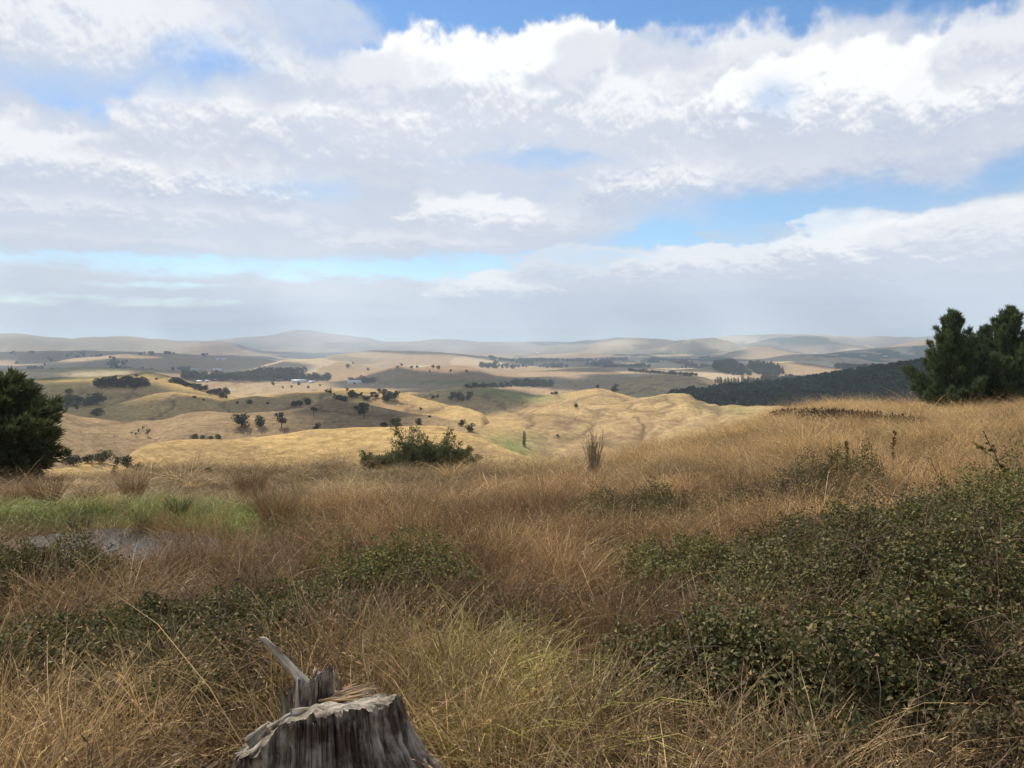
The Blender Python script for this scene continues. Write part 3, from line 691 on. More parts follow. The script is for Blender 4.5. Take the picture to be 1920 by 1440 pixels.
# ------------------------------------------------------------------ scatter: countless small plants as instances on points
PROTO = {}
def proto_collection(key, meshes):
    c = bpy.data.collections.new(key + '_kinds')
    for i, me in enumerate(meshes):
        o = bpy.data.objects.new(me.name, me); c.objects.link(o)
    PROTO[key] = c
    return c
def scatter(name, key, P, rot, scl, idx, tone=None):
    me = bpy.data.meshes.new(name)
    P = np.asarray(P, np.float32)
    me.vertices.add(len(P)); me.vertices.foreach_set('co', P.ravel())
    a = me.attributes.new('rot', 'FLOAT_VECTOR', 'POINT'); a.data.foreach_set('vector', np.asarray(rot, np.float32).ravel())
    a = me.attributes.new('scl', 'FLOAT_VECTOR', 'POINT'); a.data.foreach_set('vector', np.asarray(scl, np.float32).ravel())
    a = me.attributes.new('idx', 'INT', 'POINT'); a.data.foreach_set('value', np.asarray(idx, np.int32))
    if tone is not None:
        a = me.attributes.new('tone', 'FLOAT', 'POINT'); a.data.foreach_set('value', np.asarray(tone, np.float32))
    o = add(name, me, kind='stuff')
    ng = bpy.data.node_groups.new(name + '_spread', 'GeometryNodeTree')
    ng.interface.new_socket('Geometry', in_out='INPUT', socket_type='NodeSocketGeometry')
    ng.interface.new_socket('Geometry', in_out='OUTPUT', socket_type='NodeSocketGeometry')
    gi = ng.nodes.new('NodeGroupInput'); go = ng.nodes.new('NodeGroupOutput')
    ci = ng.nodes.new('GeometryNodeCollectionInfo'); ci.inputs['Collection'].default_value = PROTO[key]
    ci.inputs['Separate Children'].default_value = True; ci.inputs['Reset Children'].default_value = True
    ip = ng.nodes.new('GeometryNodeInstanceOnPoints'); ip.inputs['Pick Instance'].default_value = True
    def named(nm, typ):
        n = ng.nodes.new('GeometryNodeInputNamedAttribute'); n.data_type = typ; n.inputs['Name'].default_value = nm
        return next(s for s in n.outputs if s.enabled and s.name == 'Attribute')
    er = ng.nodes.new('FunctionNodeEulerToRotation')
    L = ng.links.new
    L(named('rot', 'FLOAT_VECTOR'), er.inputs[0]); L(er.outputs[0], ip.inputs['Rotation'])
    L(named('scl', 'FLOAT_VECTOR'), ip.inputs['Scale']); L(named('idx', 'INT'), ip.inputs['Instance Index'])
    L(gi.outputs[0], ip.inputs['Points']); L(ci.outputs[0], ip.inputs['Instance']); L(ip.outputs[0], go.inputs[0])
    md = o.modifiers.new('spread', 'NODES'); md.node_group = ng
    return o
def pix(P):
    """world points -> photo pixels"""
    x, y, z = P[..., 0], P[..., 1], P[..., 2]
    f = y * CP - z * SP; up = y * SP + z * CP
    return 960 + FPX * x / f, 720 - FPX * up / f

# ------------------------------------------------------------------ trees
def crown_np(rng, H, rad, nb, mode, spray, ns, z0=.04, lean=(0, 0), trunk_r=.12):
    """branches along a trunk of height H filling the outline rad(height fraction, azimuth); returns trunk tubes and foliage leaf arrays"""
    paths = [(np.array([(lean[0] * t, lean[1] * t, H * .97 * t) for t in np.linspace(-.03, 1, 7)]), trunk_r * np.linspace(1.15, .12, 7))]
    C, D, N = [], [], []
    for i in range(nb):
        h = z0 + (1 - z0) * (i + rng.uniform(0, 1)) / nb
        az = i * 2.39996 + rng.normal(0, .35)
        ln = max(rad(h, az), .04) * rng.uniform(.55, 1.10)
        el = mode['rise'](h) + rng.normal(0, .14)
        d = np.array((math.cos(az) * math.cos(el), math.sin(az) * math.cos(el), math.sin(el)))
        p0 = np.array((lean[0] * h, lean[1] * h, max(H * h - mode.get('drop', 0) * ln * math.tan(min(max(el, 0), 1.1)), .06 * H)))
        ln = ln / max(math.cos(el), .5)
        P = curve_pts(p0, d, ln, mode['droop'], 6, .05, rng)
        if i % 2 == 0 or ln > .5:
            paths.append((P, trunk_r * .28 * np.linspace(1, .2, 6) * min(1, ln)))
        m = max(3, int(ns * (ln / mode['ref'])))
        t = rng.uniform(.18, 1.05, m) ** .75
        Q = np.stack([np.interp(t, np.linspace(0, 1, 6), P[:, k]) for k in range(3)], 1)
        tw = unit(rng.normal(0, 1, (m, 3)) + d * .8)
        off = rng.uniform(0, 1, m)[:, None] * mode['twig'] * (1.15 - t)[:, None] * tw * (.5 + ln)
        dirs = unit(d * mode['along'] + tw * mode['fan'] + np.array((0, 0, mode['up'])))
        for _ in range(spray['n']):
            C.append(Q + off + rng.normal(0, spray['jit'], (m, 3))); D.append(unit(dirs + rng.normal(0, spray['cone'], (m, 3)))); N.append(unit(rng.normal(0, 1, (m, 3)) + np.array((0, 0, .7))))
    return paths, np.vstack(C), np.vstack(D), np.vstack(N)
def tree_thing(name, loc, label, category, rng, H, rad, nb, mode, spray, ns, mat, group=None, **kw):
    paths, C, D, N = crown_np(rng, H, rad, nb, mode, spray, ns, **kw)
    root = empty(name, loc, label, category, group)
    V, F = tubes(paths[:1], 8)
    tk = add('trunk', make_mesh('trunk', V, [F], [M['bark']], smooth=True), root)
    V, F = tubes(paths[1:], 4)
    add('limbs', make_mesh('limbs', V, [F], [M['bark']], smooth=True), tk)
    V, F, t, r = leaves(rng, C, D, N, spray['L'], spray['W'])
    add('crown', make_mesh('crown', V, [F], [mat], {'t': ('FLOAT', t), 'rnd': ('FLOAT', r)}), root)
    return root
PINE = dict(rise=lambda h: .25 + .75 * h, droop=.22, ref=1.6, twig=.34, along=.5, fan=.45, up=.95, drop=.85)
CANDLE = dict(n=6, jit=.035, cone=.30, L=.46, W=.050)
def pine_rad(w, top=1.0, low=.75):
    return lambda h, az: w * (low + (1 - low) * min(h / .3, 1)) * (max(1 - h, 0) ** .85) * (1 + .28 * math.sin(3 * az + 6 * h) + .22 * math.sin(5 * az - 17 * h)) + .10
def build_edge_trees():
    rng = np.random.RandomState(21)
    # the pines on the brow at the right
    for u, r, H, w, lab, nb in ((1790, 62, 7.15, 3.1, 'taller dark green pine with a ragged top on the right brow', 120),
                                (1891, 63, 6.8, 3.0, 'dark green pine with twin upright tips, right of the taller pine', 110),
                                (1840, 66, 5.8, 2.4, 'lower pine filling the gap behind the two ragged pines', 80),
                                (1964, 61, 4.7, 3.0, 'low spreading pine cut off by the right edge of the picture', 80)):
        a, _ = pdir(u, 700); x, y = math.sin(a) * r, math.cos(a) * r
        tree_thing('pine_tree', (x, y, float(zat(x, y)) - .05), lab, 'tree', rng, H, pine_rad(w), nb, PINE, CANDLE, 62, M['pine'], 'pines on the right brow', z0=.03, trunk_r=.17, lean=(rng.uniform(-.3, .3), 0))
    # the broad dark conifer at the left edge
    a, _ = pdir(-38, 800); r = 35.5; x, y = math.sin(a) * r, math.cos(a) * r
    prof = lambda h, az: 2.75 * math.sqrt(max(1 - ((h - .24) / .78) ** 2, 0)) * (1 + .09 * math.sin(4 * az + 7 * h) + .07 * math.sin(9 * az - 13 * h)) if h > .24 else 2.75 * (.88 + .12 * h / .24) * (1 + .08 * math.sin(5 * az))
    tree_thing('conifer_tree', (x, y, float(zat(x, y)) - .1), 'broad dark conifer with drooping feathery sprays at the left edge', 'tree', rng, 4.15, prof, 330,
               dict(rise=lambda h: .10 + .75 * h, droop=-.10, ref=2.2, twig=.30, along=1.0, fan=.55, up=.15, drop=.9), dict(n=4, jit=.05, cone=.30, L=.34, W=.060), 95, M['totara'], None, z0=.02, trunk_r=.22)
    # the loose shrubs on the brow before the golden hill
    SH = dict(rise=lambda h: .45 + .45 * h, droop=.05, ref=1.0, twig=.46, along=.5, fan=.9, up=.5, drop=1.0)
    def shrub_rad(w):
        return lambda h, az: w * math.sqrt(max(1 - ((h - .35) / .72) ** 2, .02)) * (1 + .25 * math.sin(3 * az + 4 * h) + .15 * math.sin(8 * az))
    for u, r, H, w, lab, nb, ns, tall in ((786, 33.2, 1.12, 1.15, 'largest open olive-green shrub on the brow before the golden hill', 60, 55, 1), (838, 33.6, .98, 1.0, 'rounded shrub joined to the right of the largest brow shrub', 46, 55, 1),
                                         (874, 34.0, .78, .50, 'small spiky shrub at the right end of the brow shrubs', 26, 42, 1), (738, 32.6, .52, .60, 'low shrub at the left foot of the largest brow shrub', 26, 45, 1),
                                         (700, 32.0, .60, .50, 'small yellowish-green shrub at the left end of the brow shrubs', 26, 45, 1)):
        a, _ = pdir(u, 880); x, y = math.sin(a) * r, math.cos(a) * r
        tree_thing('shrub', (x, y, float(zat(x, y)) - .05), lab, 'shrub', rng, H, shrub_rad(w), nb * 2, SH, dict(n=4, jit=.03, cone=.45, L=.11, W=.034), int(ns * 1.1), M['shrub'], 'shrubs on the brow', z0=.08, trunk_r=.045)
    # thin upright broom with almost bare stems
    p = on_ground(1113, 912, 8, 60); a, _ = pdir(1113, 900); r = 25.0; x, y = math.sin(a) * r, math.cos(a) * r
    root = empty('bare_shrub', (x, y, float(zat(x, y)) - .03), 'thin upright half-bare shrub of brushy twigs on the brow', 'shrub')
    paths = []; C, D = [], []
    for i in range(44):
        az = rng.uniform(0, 6.28); le = abs(rng.normal(.10, .07)); L = rng.uniform(1.0, 1.95)
        P = curve_pts((rng.normal(0, .05), rng.normal(0, .05), 0), (math.cos(az) * le, math.sin(az) * le, 1), L, 0, 7, .035, rng)
        paths.append((P, np.linspace(.010, .003, 7)))
        for j in range(7):
            t = rng.uniform(.25, .95); q = np.array([np.interp(t, np.linspace(0, 1, 7), P[:, k]) for k in range(3)])
            dd = unit(np.array((math.cos(az + rng.normal(0, 1.2)) * .45, math.sin(az + rng.normal(0, 1.2)) * .45, 1.0)))
            paths.append((curve_pts(q, dd, rng.uniform(.14, .4), 0, 3), np.array((.005, .004, .002))))
            for _ in range(5):
                C.append(q + dd * rng.uniform(0, .35)); D.append(unit(dd + rng.normal(0, .4, 3)))
    V, F = tubes(paths, 3)
    add('stems', make_mesh('stems', V, [F], [M['twig']]), root)
    V, F, t, r_ = leaves(rng, np.array(C), np.array(D), unit(rng.normal(0, 1, (len(C), 3))), .055, .014)
    add('leaves', make_mesh('leaves', V, [F], [M['shrub']], {'t': ('FLOAT', t), 'rnd': ('FLOAT', r_)}), root)
build_edge_trees()

# --- trees seen across the valley: a few kinds, copied one by one
def far_tree_parts(seed, kind):
    """unit-height tree: trunk tubes, crown leaves"""
    rng = np.random.RandomState(seed)
    lumps = []
    if kind == 'round':
        for _ in range(11):
            a = rng.uniform(0, 6.28); q = rng.uniform(0, .30)
            lumps.append(((math.cos(a) * q, math.sin(a) * q, rng.uniform(.20, .78)), rng.uniform(.16, .26)))
        base = .10
    elif kind == 'low':
        for _ in range(12):
            a = rng.uniform(0, 6.28); q = rng.uniform(0, .55)
            lumps.append(((math.cos(a) * q, math.sin(a) * q, rng.uniform(.16, .62)), rng.uniform(.22, .36)))
        base = .1
    elif kind == 'umbrella':
        for _ in range(8):
            a = rng.uniform(0, 6.28); q = rng.uniform(.05, .34)
            lumps.append(((math.cos(a) * q, math.sin(a) * q, rng.uniform(.72, .88)), rng.uniform(.10, .15)))
        base = .7
    elif kind == 'poplar':
        for k in range(9):
            z = .12 + .84 * k / 8
            lumps.append(((rng.normal(0, .02), rng.normal(0, .02), z), .15 * (1 - .75 * abs(z - .4) ** 1.2)))
        base = .1
    elif kind == 'cone':
        for k in range(10):
            z = .12 + .84 * k / 9
            for _ in range(3 if z < .6 else 2):
                a = rng.uniform(0, 6.28); q = .20 * (1 - z) ** .8
                lumps.append(((math.cos(a) * q, math.sin(a) * q, z), .04 + .13 * (1 - z)))
        base = .1
    else:                                                  # ragged: an open, leaning old tree
        for _ in range(9):
            a = rng.uniform(0, 6.28); q = rng.uniform(.05, .36)
            lumps.append(((math.cos(a) * q + .06, math.sin(a) * q, rng.uniform(.38, .88)), rng.uniform(.09, .17)))
        base = .35
    C, D = [], []
    for c, s in lumps:
        n = int(26 + 260 * s)
        d = unit(rng.normal(0, 1, (n, 3)))
        C.append(np.array(c) + d * s * rng.uniform(.45, 1.05, (n, 1)) * np.array((1, 1, .85))); D.append(unit(d + rng.normal(0, .6, (n, 3)) + np.array((0, 0, .25))))
    C = np.vstack(C); D = np.vstack(D)
    C[:, 2] = np.maximum(C[:, 2], .03)
    lv = leaves(rng, C, D, unit(rng.normal(0, 1, C.shape)), .125 if kind not in ('poplar', 'cone') else .10, .075 if kind not in ('poplar', 'cone') else .05)
    paths = [(np.array([(0, 0, -.03), (.01, 0, base * .6), (.02, .01, base + .2)]), np.array((.035, .026, .016)))]
    for c, s in lumps[:5]:
        paths.append((np.array([(.01, 0, base * .7), (c[0] * .6, c[1] * .6, (base + c[2]) / 2), c]), np.array((.016, .012, .006))))
    return tubes(paths, 5), lv
FAR = {}
for kd, variants in (('round', 4), ('low', 3), ('ragged', 3), ('umbrella', 1), ('poplar', 2), ('cone', 2)):
    for k in range(variants):
        (tv, tf), (lv, lf, lt, lr) = far_tree_parts(300 + 17 * k + len(kd), kd)
        FAR[kd, k] = (make_mesh('tree_trunk', tv, [tf], [M['bark']]), {mk: make_mesh('tree_crown', lv, [lf], [M[mk]], {'t': ('FLOAT', lt), 'rnd': ('FLOAT', lr)}) for mk in ('far_tree', 'far_olive')},
                      {mk: make_mesh('far_tree', np.vstack([lv, tv]), [lf, tf + len(lv)], [M[mk]], {'t': ('FLOAT', np.concatenate([lt, np.zeros(len(tv))])), 'rnd': ('FLOAT', np.concatenate([lr, np.zeros(len(tv))]))}) for mk in ('far_tree', 'far_olive')})
NVAR = {'round': 4, 'low': 3, 'ragged': 3, 'umbrella': 1, 'poplar': 2, 'cone': 2}
_fr = np.random.RandomState(77)
def far_tree(u, v, hpx, kind, label, group, rmin, rmax, mk='far_tree', wide=1.0, name='tree', cat='tree'):
    p = on_ground(u, v, rmin, rmax)
    dist = math.hypot(p.x, p.y)
    H = hpx * dist / FPX * 1.04
    k = int(_fr.randint(NVAR[kind])); rz = _fr.uniform(0, 6.28); w = wide * _fr.uniform(.9, 1.15) * (1.22 if kind == 'round' else 1.0)
    tr, cr, one = FAR[kind, k]
    if hpx >= 10:
        root = empty(name, p, label, cat, group, rz)
        root.scale = (H * w, H * w, H)
        add('trunk', tr, root); add('crown', cr[mk], root)
    else:
        root = add(name, one[mk], None, p, label=label, category=cat, group=group)
        root.rotation_euler = (0, 0, rz); root.scale = (H * w, H * w, H)
    return root
ORD = ['leftmost', 'second from the left', 'third from the left', 'fourth from the left', 'fifth from the left', 'sixth from the left', 'seventh from the left', 'eighth from the left', 'ninth from the left', 'tenth from the left'] + \
      [w + ' from the left' for w in ('eleventh', 'twelfth', 'thirteenth', 'fourteenth', 'fifteenth', 'sixteenth', 'seventeenth', 'eighteenth', 'nineteenth', 'twentieth', 'twenty-first', 'twenty-second', 'twenty-third', 'twenty-fourth', 'twenty-fifth', 'twenty-sixth', 'twenty-seventh', 'twenty-eighth', 'twenty-ninth', 'thirtieth')]
def row(items, kind, what, group, rmin, rmax, mk='far_tree', wide=1.0, name='tree', cat='tree'):
    for i, (u, v, h) in enumerate(sorted(items)):
        far_tree(u, v, h, kind if isinstance(kind, str) else kind[i % len(kind)], (ORD[i] + ' of ' + what) if len((ORD[i] + ' of ' + what).split()) <= 16 else (ORD[i].replace(' from the left', '') + ' of ' + what), group, rmin, rmax, mk, wide, name, cat)
def line_items(u0, v0, u1, v1, n, h, dv=1.0, hv=.3, seed=1):
    rg = np.random.RandomState(seed)
    return [(u0 + (u1 - u0) * (i + .5) / n + rg.uniform(-.3, .3) * (u1 - u0) / n, v0 + (v1 - v0) * (i + .5) / n + rg.uniform(-dv, dv), h * rg.uniform(1 - hv, 1 + hv)) for i in range(n)]
def build_far_trees():
    # slope behind the golden hill
    G = 'trees on the slope behind the golden hill'
    for u, v, h, kd, lab in ((453, 801, 28, 'round', 'largest full round tree of the three on the left slope'), (487, 800, 21, 'round', 'broad lopsided tree beside the largest on the left slope'), (528, 802, 26, 'ragged', 'ragged upright tree, rightmost of the three on the left slope'),
                             (588, 781, 17, 'umbrella', 'small flat-topped pine alone on the dark knoll'), (594, 806, 13, 'round', 'small dark bush-like tree below the flat-topped pine'), (683, 785, 29, 'ragged', 'tall leaning dark tree right of the knoll'), (668, 768, 9, 'low', 'small dark bush above left of the tall leaning tree')):
        far_tree(u, v, h, kd, lab, G, 330, 520)
    G = 'dark trees along the crest of the golden hill'
    for u, v, h, kd, lab in ((721, 802, 12, 'low', 'low wide dark tree, leftmost on the golden hill crest'), (743, 801, 20, 'round', 'round dark tree beside the low one on the golden hill crest'), (785, 796, 12, 'round', 'small dark tree right of the crest pair'),
                             (866, 799, 13, 'round', 'upper of two dark trees on the bright ridge going down right'), (881, 809, 16, 'round', 'lower of two dark trees on the bright ridge going down right'), (806, 783, 5, 'low', 'flat dark bush on the slope above the crest trees')):
        far_tree(u, v, h, kd, lab, G, 300, 520)
    row([(366, 825, 13), (380, 824, 10), (394, 824, 8), (410, 824, 11)], 'low', 'the low olive shrubs in the dip behind the golden hill', 'shrubs in the dip', 270, 430, 'far_olive', .9, 'shrub', 'shrub')
    far_tree(983, 838, 27, 'poplar', 'slim pointed green poplar alone in the valley right of the golden hill', None, 330, 620, 'far_olive', .8, 'poplar_tree')
    # gully at the left below the golden hill
    for u, v, h, w, mk, lab in ((138, 868, 20, 1.3, 'far_tree', 'low dark bush close to the left conifer'), (163, 868, 16, 1.2, 'far_tree', 'dark bush between the low bush and the olive tree'), (191, 869, 26, 1.05, 'far_olive', 'full round olive-green tree in the left gully'), (219, 854, 15, .9, 'far_olive', 'small olive tree above right of the round olive one'),
                               (238, 881, 28, .8, 'far_tree', 'dark upright tree in the left gully'), (258, 884, 16, 1.1, 'far_tree', 'dark bush right of the upright gully tree'), (280, 890, 15, 1.3, 'far_tree', 'brownish bush, rightmost in the left gully'), (214, 893, 18, .8, 'far_tree', 'dark scrubby bush on the small golden mound')):
        far_tree(u, v, h, 'low' if w > 1 else 'round', lab, 'bushes in the left gully', 95, 330, mk, w * .8, 'bush', 'bush')
    row([(360, 893, 12), (392, 894, 14), (377, 896, 8)], 'low', 'the small dark bushes just over the brow at left', 'bushes over the brow', 30, 60, 'far_olive', .8, 'bush', 'bush')
    row([(260, 812, 7), (268, 806, 6), (277, 818, 12), (255, 818, 6), (247, 815, 5)], 'ragged', 'the scruffy little bushes on the left slope', 'scruffy bushes on the left slope', 330, 480, 'far_tree', .8, 'bush', 'bush')
    # tree-dotted hill in the middle
    its = [(612, 735, 6), (619, 738, 8), (627, 742, 5), (636, 757, 17), (645, 755, 14), (650, 736, 9), (659, 746, 15), (668, 746, 10), (676, 747, 11), (683, 750, 9), (690, 751, 10), (699, 748, 13), (706, 746, 11), (711, 735, 8), (718, 744, 13), (726, 752, 22), (733, 750, 17), (740, 752, 18)]
    row(its, ['round', 'round', 'ragged'], 'the dark trees dotted over the middle hill', 'trees dotted over the middle hill', 560, 860)
    row([(555, 763, 13), (563, 761, 12), (577, 759, 15)], 'low', 'the dark clump on the left shoulder of the knoll', 'clump left of the knoll', 400, 700)
    row([(812, 748, 8), (820, 746, 7), (789, 768, 5)], 'round', 'the small dark trees on the middle ridge', 'small trees on the middle ridge', 560, 1000)
    row([(848, 750, 16), (860, 751, 16), (868, 752, 12), (879, 750, 17)], 'round', 'the dark square trees on the ridge left of the green paddock', 'trees by the green paddock', 640, 1100, wide=.8)
    row([(1035, 736, 6), (1042, 736, 8), (1120, 728, 7)], 'round', 'the little trees right of the green paddock', 'little trees right of the green paddock', 800, 1100)
    far_tree(1152, 735, 15, 'round', 'dark double tree on the skyline of the worn hills', None, 850, 1300)
    far_tree(1081, 764, 9, 'low', 'lone olive bush on the worn hills', None, 480, 720, 'far_olive', .8, 'bush', 'bush')
    far_tree(1045, 818, 5, 'low', 'tiny dark bush low on the worn slope', None, 400, 620, 'far_tree', .8, 'bush', 'bush')
    row([(1386, 781, 7), (1397, 780, 8), (1418, 781, 5), (1435, 775, 8), (1443, 773, 9)], 'low', 'the dark bushes behind the right spur', 'bushes behind the right spur', 55, 104, 'far_tree', .8, 'bush', 'bush')
    # left: shaded hill
    for u, v, h, kd, lab in ((127, 764, 22, 'round', 'round dark tree, leftmost at the foot of the shaded hill'), (146, 760, 17, 'round', 'dark tree second from the left at the foot of the shaded hill'), (167, 760, 15, 'round', 'smaller dark tree left of the twin trees'), (181, 759, 23, 'round', 'largest dark tree at the foot of the shaded hill'), (160, 765, 11, 'ragged', 'thin dark tree below the twin trees'),
                             (129, 738, 10, 'low', 'lone dark bush high on the shaded hill'), (180, 780, 15, 'low', 'wide dark tree lowest on the shaded hill'), (146, 771, 11, 'ragged', 'small dark tree above the pale bank'), (126, 772, 10, 'ragged', 'small dark tree under the leftmost round tree')):
        far_tree(u, v, h, kd, lab, 'trees at the foot of the shaded hill', 460, 1000)
    row(line_items(181, 727, 274, 725, 16, 17, 1.2, .2, 3), 'round', 'the dense dark row on the shaded hill', 'dense row on the shaded hill', 700, 1100, wide=.95)
    row(line_items(46, 722, 74, 725, 5, 9, 1, .3, 4), 'low', 'the dark bushes behind the left conifer', 'bushes behind the conifer', 700, 1200)
    row(line_items(318, 715, 425, 746, 22, 9, 2.2, .35, 5), ['low', 'round'], 'the dark scrub trees down the gully left of centre', 'scrub down the gully', 640, 1200)
    row([(365, 747, 6), (382, 751, 4), (445, 757, 5), (468, 758, 10), (502, 758, 5), (412, 733, 8), (421, 735, 12), (428, 736, 9), (217, 707, 4), (256, 706, 5), (293, 712, 4)], 'low', 'the single dark bushes on the hills left of centre', 'single bushes left of centre', 560, 1200)
    row([(512, 722, 7), (530, 728, 4), (547, 727, 5), (560, 723, 6), (578, 728, 5), (600, 724, 4), (620, 731, 4)], 'round', 'the little trees on the dark flat', 'little trees on the dark flat', 760, 2000)
    # shelterbelts and farm trees on the valley floor
    row(line_items(344, 712, 470, 713, 24, 15, 1.4, .3, 6), 'round', 'the long shelterbelt on the valley floor', 'long shelterbelt', 1200, 2300)
    row(line_items(472, 714, 562, 713, 20, 22, 1.4, .3, 7), 'round', 'the tall wood beside the long shelterbelt', 'tall wood on the valley floor', 1200, 2300)
    row(line_items(564, 714, 616, 715, 10, 13, 1.2, .25, 8), 'round', 'the round trees ending the tall wood', 'trees ending the tall wood', 1200, 2300)
    row(line_items(658, 717, 700, 718, 9, 10, 1.2, .35, 9), 'round', 'the farm trees right of the white sheds', 'farm trees by the white sheds', 1200, 2400)
    row(line_items(872, 728, 962, 725, 18, 8, 1.2, .4, 10), ['low', 'round'], 'the scrub line before the farm in the middle', 'scrub line before the middle farm', 1000, 2400)
    row(line_items(962, 724, 1034, 726, 20, 13, 1.2, .3, 11), 'round', 'the tree belt round the middle farm', 'tree belt round the middle farm', 1000, 2400)
    row(line_items(1340, 719, 1385, 719, 12, 9, .6, .2, 12), 'poplar', 'the poplar row behind the plantation', 'poplar row', 1200, 2600, wide=1.2)
    row(line_items(1388, 718, 1422, 719, 6, 11, .6, .2, 13), ['poplar', 'round'], 'the taller farm trees right of the poplar row', 'taller farm trees', 1200, 2600, wide=1.2)
    row(line_items(1430, 717, 1530, 716, 20, 11, 2.5, .35, 14), 'round', 'the trees round the right-hand farm', 'trees round the right farm', 1200, 2600)
    row(line_items(1176, 696, 1306, 706, 26, 7, .8, .2, 15), 'low', 'the dark hedgerow crossing the pale fields', 'hedgerow in the pale fields', 1400, 3300, wide=.9)
    row([(652, 690, 8), (690, 695, 6), (745, 690, 5), (772, 691, 6), (782, 690, 5), (812, 690, 6), (822, 692, 7), (845, 697, 5), (875, 698, 5), (753, 683, 5), (806, 697, 4), (662, 682, 4)], 'round', 'the scattered trees on the pale middle hills', 'trees on the pale middle hills', 1900, 3600)
build_far_trees()

# --- woods that read as one mass
def build_woods():
    cones, rounds = [], []
    for k in range(2):
        me = FAR['cone', k][2]['far_tree'].copy(); me.materials.clear(); me.materials.append(M['plantation']); cones.append(me)
    proto_collection('cone', cones)
    proto_collection('dome', [FAR['round', k][2]['far_tree'] for k in range(4)])
    rng = np.random.RandomState(31)
    def wood(name, key, u0, u1, r0, r1, spacing, H, keep=None):
        P = []
        a0, a1 = pdir(u0, 690)[0], pdir(u1, 690)[0]
        n = int((a1 - a0) * (r1 ** 2 - r0 ** 2) / 2 / spacing ** 2)
        az = rng.uniform(a0, a1, n); r = np.sqrt(rng.uniform(r0 ** 2, r1 ** 2, n))
        x, y = np.sin(az) * r, np.cos(az) * r
        P = np.stack([x, y, zat(x, y)], 1)
        if keep is not None:
            u, v = pix(P); P = P[keep(u, v, np.hypot(P[:, 0], P[:, 1]))]
        n = len(P)
        s = H * rng.uniform(.78, 1.15, n)
        w = s * rng.uniform(.9, 1.3, n)
        scatter(name, key, P, np.stack([np.zeros(n), np.zeros(n), rng.uniform(0, 6.28, n)], 1), np.stack([w, w, s], 1), rng.randint(0, len(PROTO[key].objects), n))
    # the pine plantation on the slope behind the right spur
    wood('pine_plantation', 'cone', 1236, 1990, 690, 985, 4.6, 20.0, lambda u, v, r: (u > 1250) & (r > np.interp(u, [1250, 1330, 1420, 2000], [850, 800, 720, 690])) & (r < np.interp(u, [1250, 1330, 1500, 2000], [890, 925, 960, 985])))
    inp = lambda us, vs0, vs1: (lambda u, v, r: (u > us[0]) & (u < us[-1]) & (v > np.interp(u, us, vs0)) & (v < np.interp(u, us, vs1)))
    wood('far_plantation', 'cone', 1335, 1475, 2000, 3100, 11, 17, lambda u, v, r: (inp([1338, 1345, 1375, 1408], [686, 681, 683, 700], [690, 696, 703, 704])(u, v, r) | inp([1404, 1420, 1450, 1470], [688, 685, 689, 697], [692, 703, 707, 700])(u, v, r)))
    wood('far_wood', 'dome', 900, 1330, 3300, 6200, 34, 15, lambda u, v, r: fbm(u / 60.0, r / 900.0, 4, 93) > .12)
    wood('ridge_wood', 'dome', 1560, 1720, 1900, 2700, 15, 14, inp([1568, 1590, 1640, 1690], [688, 684, 688, 694], [692, 692, 695, 697]))
    wood('left_far_wood', 'dome', 20, 420, 2300, 5200, 30, 13, lambda u, v, r: fbm(u / 50.0, r / 800.0, 4, 94) > .22)
build_woods()

# ------------------------------------------------------------------ the pond
def build_pond():
    m = bpy.data.materials.new('pond_water'); m.use_nodes = True
    nt = m.node_tree; nt.nodes.clear()
    geo = node(nt, 'ShaderNodeNewGeometry')
    n = node(nt, 'ShaderNodeTexNoise', {'Vector': geo.outputs['Position'], 'Scale': 5.0, 'Detail': 3.0})
    b = node(nt, 'ShaderNodeBump', {'Strength': .05, 'Distance': .03, 'Height': n.outputs[0]})
    p = node(nt, 'ShaderNodeBsdfPrincipled', {'Base Color': (.030, .028, .018, 1), 'Roughness': .06, 'IOR': 1.33, 'Normal': b.outputs[0]})
    node(nt, 'ShaderNodeOutputMaterial', {0: p.outputs[0]})
    th = np.linspace(0, 2 * np.pi, 72, endpoint=False)
    V = [(POND[0] + 1.75 * math.cos(a) * (1 + .06 * math.sin(3 * a)), POND[1] + 1.65 * math.sin(a) * (1 + .05 * math.sin(4 * a)), POND[2] - .10) for a in th] + [(POND[0], POND[1], POND[2] - .10)]
    add('pond_water', make_mesh('pond_water', V, [[(k, (k + 1) % 72, 72) for k in range(72)]], [m]), kind='structure')
build_pond()

